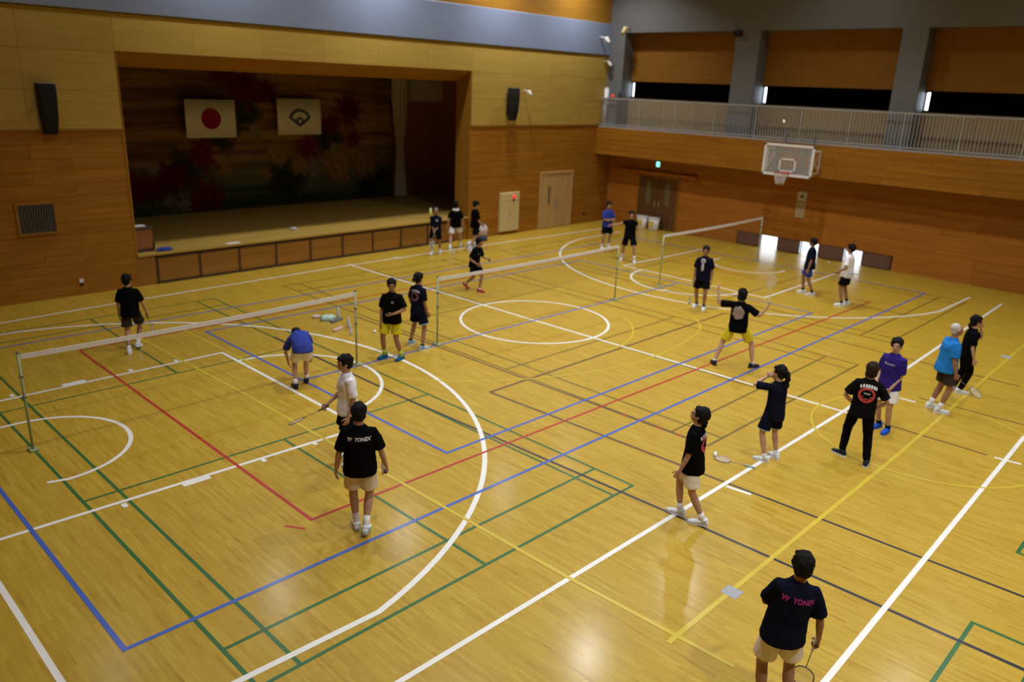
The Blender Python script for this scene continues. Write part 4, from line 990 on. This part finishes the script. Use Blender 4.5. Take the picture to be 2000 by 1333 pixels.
    if hair == 'bun':
        tube(hb, [hp_(0, -.095, .025), hp_(0, -.135, .020), hp_(0, -.175, -.01), hp_(0, -.195, -.05)], [.03*s, .034*s, .042*s, .014*s], 10)
    if hair == 'bob':
        for sg in (-1, 1): ball(hb, hp_(sg*.060, -.03, -.045), hr(.030, .055, .075), RH)
        ball(hb, hp_(0, -.07, -.06), hr(.07, .045, .065), RH)
    pend('hair', hb, hairmat, root, .008 if near else .011, 2, .0 if buzz else .013)
    if collar:
        bm = bmesh.new(); q_, R_ = sp(.505*s); tube(bm, [q_+R_@Vector((.085*math.cos(2*PI*i/20)*s, .075*math.sin(2*PI*i/20)*s, .01*math.sin(2*PI*i/20))) for i in range(21)], .038*s, 8, False); new_obj('neck_towel', fin(bm, 'neck_towel', True), FM(collar), root)
    # shirt
    sb = bmesh.new(); g_ = b
    hm = -.115-hem
    loft(sb, [ring(hm, .194*g_, .166*g_), ring(hm+.012, .199*g_, .170*g_), ring(-.02, .194*g_, .158*g_), ring(.10, .182*g_, .138*g_), ring(.22, .180*g_, .134*g_), ring(.34, .182*g_, .134*g_), ring(.40, .176*g_, .124*g_), ring(.440, .150*g_, .106), ring(.478, .100, .086), ring(.512, .072, .070), ring(.520, .066, .066)], 18)
    for k, sg in ((0, -1), (1, 1)):
        sh, el, wr_ = arml[k]; inn = q445+R445@Vector((sg*.09*s, 0, -.005*s))
        e0 = sh.lerp(el, .35); e1 = sh.lerp(el, .82 if slen is None else slen)
        tube(sb, [inn, sh+(inn-sh)*.15, e0, e1-(e1-sh)*.03, e1], [.066*s, .068*s*(.4+.6*b), .070*s*(.4+.6*b), .075*s*(.4+.6*b), .071*s*(.4+.6*b)], 14)
    def after_shirt(o):
        bv = BVHTree.FromPolygons([v.co for v in o.data.vertices], [tuple(p.vertices) for p in o.data.polygons])
        for pr in prints: decal(bv, root, sp, s, *pr)
    sh_o = pend('shirt', sb, FM(shirt), root, vox, 3, .007, after_shirt)
    # shorts / trousers
    tb_ = bmesh.new()
    loft(tb_, [ring(-.13, .12, .10), ring(-.09, .165*b, .125*b), ring(-.02, .176*b, .130*b), ring(.06, .168*b, .122*b), ring(.10, .158*b, .115*b)], 16)
    for k, sg in ((0, -1), (1, 1)):
        hp, kn, a = legs[k]
        if pants:
            tube(tb_, [hp+Vector((0, 0, .05*s)), hp.lerp(kn, .2), hp.lerp(kn, .6), kn, kn.lerp(a, .4), kn.lerp(a, .86), kn.lerp(a, .95)], [.09*s, .098*s, .088*s, .074*s, .070*s, .058*s, .055*s], 12)
        else:
            tube(tb_, [hp+Vector((0, 0, .05*s)), hp.lerp(kn, .2), hp.lerp(kn, .55), hp.lerp(kn, .78), hp.lerp(kn, .80)], [.080*s, .094*s, .105*s, .112*s, .106*s], 14)
    pend('trousers' if pants else 'shorts', tb_, FM(shorts), root, vox, 3, .006)
    if trim and not pants:
        for k in (0, 1):
            hp, kn, a = legs[k]; bm = bmesh.new(); tube(bm, [hp.lerp(kn, .775), hp.lerp(kn, .815)], [.108*s, .108*s], 16); new_obj('hem_trim', fin(bm, 'hem_trim', True), FM(trim), root)
    # socks and shoes
    for k, sg in ((0, -1), (1, 1)):
        hp, kn, a = legs[k]; fy = footyaw[k]; Rf = rot('Z', fy)@rot('X', -min(1.0, lift[k]*5.0))
        if not pants:
            up = (kn-a).normalized(); bm = bmesh.new(); tube(bm, [a-up*.03*s, a+up*(sockh*.5*s), a+up*(sockh*s)], [.042*s, .042*s, (.044 if sockh < .15 else .055)*s], 12); new_obj('sock', fin(bm, 'sock', True), FM(sock), root)
        base = a+Rf@Vector((0, .0, -ank))
        def fp(x, y, z): return base+Rf@(Vector((x, y, z))*s)
        ub = bmesh.new(); X1 = Rf@Vector((1, 0, 0)); Z1 = Rf@Vector((0, 0, 1))
        loft(ub, [(fp(0, y, z), X1, Z1, rx*s, rz*s) for y, z, rx, rz in ((-.078, .040, .022, .018), (-.070, .048, .034, .030), (-.035, .056, .040, .042), (.02, .056, .042, .042), (.07, .046, .046, .032), (.13, .038, .048, .024), (.175, .034, .036, .018), (.192, .030, .016, .010))], 14)
        tube(ub, [fp(0, -.025, .06), fp(0, -.022, .105)], [.046*s, .044*s], 14)
        so = new_obj('shoe', fin(ub, 'shoe', True), FM(shoes), root)
        bm = bmesh.new(); ou = [(-.085, .0), (-.078, .026), (-.04, .038), (.03, .040), (.09, .048), (.14, .047), (.18, .034), (.202, .0)]
        ol = [(x, y) for y, x in ou]+[(-x, y) for y, x in ou[::-1][1:-1]]
        lo = [bm.verts.new(fp(x, y, 0)) for x, y in ol]; hi = [bm.verts.new(fp(x, y, .024)) for x, y in ol]; n__ = len(ol)
        bm.faces.new(lo); bm.faces.new(hi)
        for i in range(n__): bm.faces.new((lo[i], lo[(i+1) % n__], hi[(i+1) % n__], hi[i]))
        new_obj('sole', fin(bm, 'sole'), FM(sole), so)
    MW = Matrix.Translation(root.location)@rot('Z', hd-PI/2).to_4x4()
    W3 = MW.to_3x3()
    return dict(root=root, hands=[(MW@a, W3@d, W3@n_, W3@c_) for a, d, n_, c_ in hands], MW=MW, W3=W3, s=s)
def decal(bv, root, sp, s, kind, col, t0, size, front=False, dx=0.0):
    """flat print laid on the shirt: shapes in metres, projected on the cloth"""
    q, R = sp(t0*s); rt = R@Vector((-1 if front else 1, 0, 0)); up = R@Vector((0, 0, 1)); dr = R@Vector((0, -1 if front else 1, 0))
    q = q+rt*dx*s
    me = kind(size*s)
    bm = bmesh.new(); bm.from_mesh(me); bmesh.ops.triangulate(bm, faces=bm.faces[:])
    for _ in range(2):
        lg = [e for e in bm.edges if e.calc_length() > .03]
        if lg: bmesh.ops.subdivide_edges(bm, edges=lg, cuts=1); bmesh.ops.triangulate(bm, faces=bm.faces[:])
    for v in bm.verts:
        o_ = q+rt*v.co.x+up*v.co.y-dr*.6
        h = bv.ray_cast(o_, dr, 1.0)
        v.co = (h[0]+h[1]*.004) if h[0] is not None else (o_+dr*.47)
        if h[0] is not None and h[1].dot(dr) > 0: v.co = h[0]-dr*.004
    me2 = bpy.data.meshes.new('print'); bm.to_mesh(me2); bm.free()
    new_obj('print', me2, plain('print_%s' % str(col), col, .6), root)
def text_mesh(txt, shear=.18, mark=True):
    def f(width):
        cu_ = bpy.data.curves.new('t', 'FONT'); cu_.body = txt; cu_.align_x = 'CENTER'; cu_.align_y = 'CENTER'; cu_.shear = shear; cu_.size = 1; cu_.offset = .025; cu_.resolution_u = 2
        ob = bpy.data.objects.new('t', cu_); C.objects.link(ob); bpy.context.view_layer.update()
        me = bpy.data.meshes.new_from_object(ob.evaluated_get(bpy.context.evaluated_depsgraph_get()))
        bpy.data.objects.remove(ob)
        xs = [v.co.x for v in me.vertices]; w_ = max(xs)-min(xs)
        k = width*(.70 if mark else 1)/w_
        for v in me.vertices: v.co = Vector((v.co.x*k+(width*.15 if mark else 0), v.co.y*k*1.15, 0))
        if mark:                                          # the paired slanted letter mark before the word
            bm = bmesh.new(); bm.from_mesh(me); hh = width*.085; x0 = -width*.5
            def poly(p_): bm.faces.new([bm.verts.new((x0+a*hh, b_*hh, 0)) for a, b_ in p_])
            for o_ in (0, 1.05):
                poly([(o_+.0, 1), (o_+.5, 1), (o_+.85, .05), (o_+.55, -.25)]); poly([(o_+1.15, 1), (o_+1.6, 1), (o_+.62, -1), (o_+.15, -1)])
            bm.to_mesh(me); bm.free()
        return me
    return f
def poly_mesh(polys):
    def f(size):
        bm = bmesh.new()
        for p_ in polys: bm.faces.new([bm.verts.new((a*size, b_*size, 0)) for a, b_ in p_])
        me = bpy.data.meshes.new('p'); bm.to_mesh(me); bm.free(); return me
    return f
def ringp(r0_, r1_, a0=0, a1=360, n=24): return [[(r*math.cos(math.radians(a)), r*math.sin(math.radians(a))) for r, a in ((r0_, a0+(a1-a0)*i/n), (r1_, a0+(a1-a0)*i/n), (r1_, a0+(a1-a0)*(i+1)/n), (r0_, a0+(a1-a0)*(i+1)/n))] for i in range(n)]
def rect(x0, y0, x1, y1): return [(x0, y0), (x1, y0), (x1, y1), (x0, y1)]
BLOB = poly_mesh([[(r*math.cos(a), r*1.15*math.sin(a)) for r, a in [((.5+.03*math.sin(6*t)+.02*math.cos(9*t)), t) for t in [2*PI*i/36 for i in range(36)]]]])
RINGR = poly_mesh(ringp(.36, .50)+[rect(-.30, -.30, .30, -.22), rect(-.34, -.16, -.2, -.08), rect(.2, -.16, .34, -.08)])
RINGW = poly_mesh([[(x+.02, y), (x+.12, y+.02), (x+.10, y+.22), (x, y+.20)] for x, y in ((-.50, -.02), (-.34, .05), (-.18, .08), (-.03, .09), (.13, .08), (.29, .04), (.42, -.02))])
RINGG = poly_mesh([rect(-.28, -.16, .28, .0)])
DOT = poly_mesh(ringp(.0, .5))
NUM = poly_mesh(ringp(.12, .26)+[[(a*1, b_) for a, b_ in rect(-.13, -1.15, .13, -.32)]])
LINEP = poly_mesh([rect(-.5, -.10, -.36, .12)]+[rect(x, -.08, x+.07, .06) for x in (-.28, -.18, -.08, .02, .12, .22, .32, .42)])
YON = text_mesh('YONEX')
WHITEP = (.66, .66, .66)

P = {}
P[1] = person('black-haired man in black tee and charcoal shorts seen from behind near the left wall', 1.66, ((254, 690), (272, 680)), -14, 'jet', 'charcoal', {'R': ((.15, .06, -.49),)}, lift=(0, .05), head=(-.25, 0), grip=(0, 1))
P[2] = person('player in blue tee and white shorts bending over to the floor', 1.66, ((577, 757), (598, 746)), 8, 'blue', 'cream', {'L': ((-.04, .12, -.5), (-.5, .2, 0)), 'R': ((.10, .10, -.51), (.5, -.2, 0))}, lean=1.72, side=-.30, head=(0, -1.5), shoes='shoenavy', sole='darkred', sockh=.10, shift=(.02, -.22), hip=.93, knee=((0, 1, .3), (0, 1, .3)), skin=SKIN_L)
P[3] = person('boy in white tee and black shorts facing left with a racket', 1.73, ((672, 908), (668, 893)), 104, 'white', 'black', {'R': ((-.02, .26, -.42), (.4, -1, 0)), 'L': ((-.07, .05, -.51),)}, near=True, grip=(0, 1), head=(.05, -.12), skin=SKIN, nudge=12)
P[4] = person('man in black tee with white back lettering and beige shorts walking away', 1.78, ((706, 1028), (724, 1040)), -3, 'jet', 'beige', {'R': ((.15, .06, -.5), (.3, -1, 0)), 'L': ((-.12, .03, -.51),)}, near=True, lift=(0, .035), grip=(0, 1), prints=((YON, WHITEP, .37, .27),), shoes='shoewhite', sole='greygreen', sockh=.13, bulk=1.05, nudge=-9)
P[5] = person('boy in black tee and yellow shorts standing with one elbow out', 1.75, ((774, 704), (741, 701)), 170, 'jet', 'yellow', {'L': ((.10, .22, -.30), (-1, -.1, -.3)), 'R': ((.06, .04, -.52),)}, shoes='teal', sole='teal', sock='lime', sockh=.12, footyaw=(-.5, -.6), near=True, prints=((DOT, (.25, .27, .25), .33, .05, True, .03),), skin=SKIN_T, head=(.1, -.1), nudge=9)
P[6] = person('girl with tied back hair in navy tee beside the middle net post', 1.69, ((803, 672), (826, 683)), -42, 'navy', 'navy', {'R': ((.06, .07, -.51),), 'L': ((-.06, .1, -.5),)}, hair='bun', shoes='iceblue', sole='shoewhite', sock='navy', sockh=.05, trim='iceblue', bulk=.93, near=True, prints=((RINGW, (.5, .42, .5), .36, .22), (RINGR, (.22, .08, .14), .27, .20)), skin=SKIN_T, hem=.03, nudge=2)
P[7] = person('player in black with red shoes running behind the middle net', 1.60, ((939, 571), (912, 566)), -125, 'jet', 'black', {'R': ((.10, .16, -.36), (.4, -1, -.2)), 'L': ((-.08, .22, -.30), (-.4, -1, -.2))}, lean=.28, lift=(.0, .10), shoes='red', sole='red', sockh=.03, head=(.1, -.1), skin=SKIN_T, hip=.86, prints=((LINEP, (.3, .3, .32), .34, .1, True, -.05),))
P[8] = person('grey-haired man in navy polo holding his hands together by the stage', 1.60, ((859, 494), (843, 497)), 165, 'navy', 'black', {'R': ((-.13, .22, -.42),), 'L': ((.13, .22, -.42),)}, hair='buzz', hairmat=HAIR_G, grip=(1, 1), skin=SKIN_T, prints=((DOT, (.35, .35, .38), .34, .08, True, .07),), bulk=1.05)
P[9] = person('player in black tee and white shorts with a white towel round the neck', 1.70, ((879, 487), (899, 482)), 0, 'jet', 'white', {'R': ((.12, .04, -.51),), 'L': ((-.12, .04, -.51),)}, collar='white', skin=SKIN_L)
P[10] = person('player in all black standing by the right jamb of the stage', 1.75, ((930, 486), (917, 490)), -62, 'jet', 'black', {'R': ((-.04, .22, -.44),), 'L': ((.08, .22, -.42),)}, head=(-.1, -.15), nudge=3)
P[11] = person('player in bright blue tee and black shorts with folded arms far down the hall', 1.73, ((1194, 485), (1181, 487)), -152, 'blue', 'black', {'R': ((-.20, .20, -.27), (1, -.2, -.3)), 'L': ((.20, .23, -.24), (-1, -.2, -.3))}, head=(-.15, -.05), nudge=-5)
P[12] = person('player in black stretching one arm out towards the player in blue', 1.76, ((1238, 514), (1214, 508)), 178, 'jet', 'black', {'R': ((.46, .16, -.12), (.2, -1, -.5)), 'L': ((-.14, .06, -.5),)}, slen=.25, sockh=.16)
P[13] = person('boy in all black with a white chest print standing with arms down', 1.74, ((1377, 606), (1363, 600)), 172, 'navy', 'black', {}, prints=((NUM, (.5, .5, .5), .40, .22, True, -.02),), footyaw=(.1, -.35), skin=SKIN_T, sock='charcoal', sockh=.06, hem=.02, nudge=-4)
P[14] = person('player in yellow shorts swinging a racket overhead in a wide stance', 1.78, ((1405, 711), (1478, 717)), -2, 'jet', 'yellow', {'L': ((-.32, .10, .22), (-1, 0, -.7)), 'R': ((.36, -.02, .06), (.3, -.1, -1))}, twist=-.25, lean=-.05, head=(.25, .12), grip=(0, 1), near=True, shoes='shoenavy', sole='darkred', sockh=.03, prints=((BLOB, (.30, .23, .22), .30, .23),), hair='bob', skin=SKIN_L, footyaw=(.35, -.8), nudge=-10)
P[15] = person('player in navy tee and blue striped shorts before the middle bright window', 1.70, ((1592, 577), (1574, 572)), 78, 'navy', 'royal', {'L': ((-.06, -.02, -.52),)}, sock='navy', sockh=.08, skin=SKIN_T, nudge=-10)
P[16] = person('player in white tee and black shorts before the right bright window', 1.76, ((1648, 598), (1658, 594)), 72, 'white', 'black', {'L': ((-.08, .16, -.40), (-.6, -1, 0)), 'R': ((.06, .2, -.42),)}, sock='navy', sockh=.07, grip=(1, 0), skin=SKIN_T, nudge=-9)
P[17] = person('girl with a long ponytail in dark navy with hands raised to her face', 1.60, ((1488, 899), (1510, 893)), 42, 'navy', 'navy', {'L': ((.08, .22, .10), (-1, .1, -.6)), 'R': ((-.10, .22, .08), (1, .1, -.8))}, hair='pony', near=True, trim='iceblue', bulk=.93, hem=.05, skin=SKIN_L, footyaw=(.6, -.1), shoes='shoewhite', head=(.35, -.05), sockh=.06)
P[18] = person('girl in black tee and beige shorts looking up to the left', 1.70, ((1366, 1024), (1322, 1004)), 78, 'jet', 'cream', {'L': ((-.05, .12, -.515),), 'R': ((.06, .10, -.51),)}, hair='low', near=True, head=(.05, .30), bulk=.97, prints=((RINGW, (.6, .55, .58), .36, .24), (RINGR, (.5, .06, .10), .27, .22)), skin=SKIN, sockh=.10, hem=.03, nudge=-3)
P[19] = person('person in black tee with red ring print and long black trousers, hands on hips', 1.70, ((1643, 887), (1690, 908)), 4, 'black', 'jet', {'L': ((.02, .05, -.41), (-1, -.35, 0)), 'R': ((-.02, .05, -.41), (1, -.35, 0))}, near=True, pants=True, hair='bob', hairmat=HAIR_B, prints=((RINGW, (.7, .7, .7), .37, .24), (RINGR, (.5, .05, .06), .27, .25), (RINGG, (.3, .4, .42), .31, .16)), shoes='shoenavy', sole='shoewhite', footyaw=(.9, -.15), side=.06, knee=((-.15, 1, 0), (.05, 1, 0)))
P[20] = person('boy in purple tee and white shorts with bright blue shoes', 1.73, ((1736, 846), (1719, 836)), 152, 'purple', 'white', {'L': ((.05, .14, -.48),), 'R': ((-.02, .2, -.42),)}, near=True, shoes='shoeblue', sole='shoeblue', sock='black', sockh=.06, head=(.35, -.05), prints=((LINEP, (.42, .42, .55), .34, .17, True),), skin=SKIN_L, nudge=-8)
P[21] = person('white-haired man in sky blue tee and black shorts facing right', 1.74, ((1829, 797), (1846, 807)), -62, 'sky', 'charcoal', {'R': ((.05, .06, -.52),), 'L': ((-.06, .1, -.5),)}, near=True, hair='buzz', hairmat=HAIR_W, bulk=1.15, skin=SKIN_T, lean=.05, prints=((DOT, (.55, .6, .7), .34, .10, True, .06),), sockh=.12, nudge=-8)
P[22] = person('woman in all black with hair tied low and one hand at her chin', 1.62, ((1873, 762), (1886, 769)), -68, 'jet', 'jet', {'R': ((.06, .05, -.52),), 'L': ((.13, .15, .09), (-.3, .25, -1))}, near=True, pants=True, hair='low', bulk=.97, skin=SKIN_L, lean=.06, nudge=-8)
c23 = Vector((-7.78, -10.27, 0)); dv = Vector((.72, -.69, 0))
P[23] = person('young man in navy tee with magenta back lettering and cream shorts in the foreground', 1.72, ((c23.x-dv.x*.12, c23.y-dv.y*.12, 0), (c23.x+dv.x*.13, c23.y+dv.y*.13, 0)), 20, 'navy', 'cream', {'L': ((.10, .30, -.30), (-.7, -.3, -.6)), 'R': ((.12, .02, -.51), (.3, -1, 0))}, near=True, grip=(0, 1), prints=((YON, (.42, .02, .20), .37, .29),), bulk=1.04, head=(-.2, 0), skin=SKIN_T, side=.15)

# finish the people: evaluate every remesh once, add wrinkles, fingers and prints
bpy.context.view_layer.update()
dg = bpy.context.evaluated_depsgraph_get()
done = [bpy.data.meshes.new_from_object(o.evaluated_get(dg)) for o, _, _ in PEND]
for (o, wr, after), me in zip(PEND, done):
    old = o.data; mat = old.materials[0]; o.modifiers.clear(); o.data = me
    if not me.materials: me.materials.append(mat)
    bpy.data.meshes.remove(old)
    if wr:
        n = len(me.vertices); co = np.empty(n*3, 'f'); me.vertices.foreach_get('co', co); co = co.reshape(-1, 3)
        no = np.empty(n*3, 'f'); me.vertex_normals.foreach_get('vector', no); no = no.reshape(-1, 3)
        hz_ = (14, 40) if o.name.startswith('hair') else (9, 21)
        d_ = np.array([noise.noise(Vector(c)*hz_[0])+.5*noise.noise(Vector(c)*hz_[1]) for c in co.tolist()], 'f')
        co += no*(wr*d_)[:, None]; me.vertices.foreach_set('co', co.ravel())
    for p_ in me.polygons: p_.use_smooth = True
for o, wr, after in PEND:
    if after: after(o)

# rackets in hands
def hand_racket(i, k, axis_local, normal_local, label, **kw):
    w_, d, n_, c_ = P[i]['hands'][k]; s = P[i]['s']; ax = (P[i]['W3']@Vector(axis_local)).normalized()
    g_ = w_+d*(.08*s)+n_*(.030*s)
    return racket(g_+ax*.01, ax, P[i]['W3']@Vector(normal_local), label, **kw)
hand_racket(1, 1, (.05, .5, -.8), (1, 0, 0), 'racket held low by the man near the left wall')
hand_racket(3, 1, (-.1, .85, -.25), (.3, .2, 1), 'dark racket held out by the boy in the white tee', grip=(.03, .03, .03))
hand_racket(4, 1, (-.1, .9, -.35), (1, 0, 0), 'racket with purple grip in the hand of the man walking away', grip=(.10, .06, .22))
hand_racket(8, 1, (.1, .25, -.9), (0, 1, 0), 'pale racket hanging from the hands of the grey-haired man', grip=(.6, .6, .6), frame=(.5, .5, .5))
hand_racket(14, 1, (-.02, .05, 1), (.2, 1, 0), 'pale racket raised by the player in yellow shorts', grip=(.6, .6, .55), frame=(.5, .5, .48))
hand_racket(16, 0, (.1, -1, .1), (.2, .2, 1), 'racket held level at the waist of the player in the white tee', frame=(.05, .08, .2))
hand_racket(21, 1, (.2, .75, -.5), (.5, 0, 1), 'racket held low by the white-haired man', frame=(.12, .12, .13))
hand_racket(23, 1, (-.05, .18, -1), (.5, 1, 0), 'racket with a white grip hanging from the hand of the young man in front', grip=(.62, .62, .62))
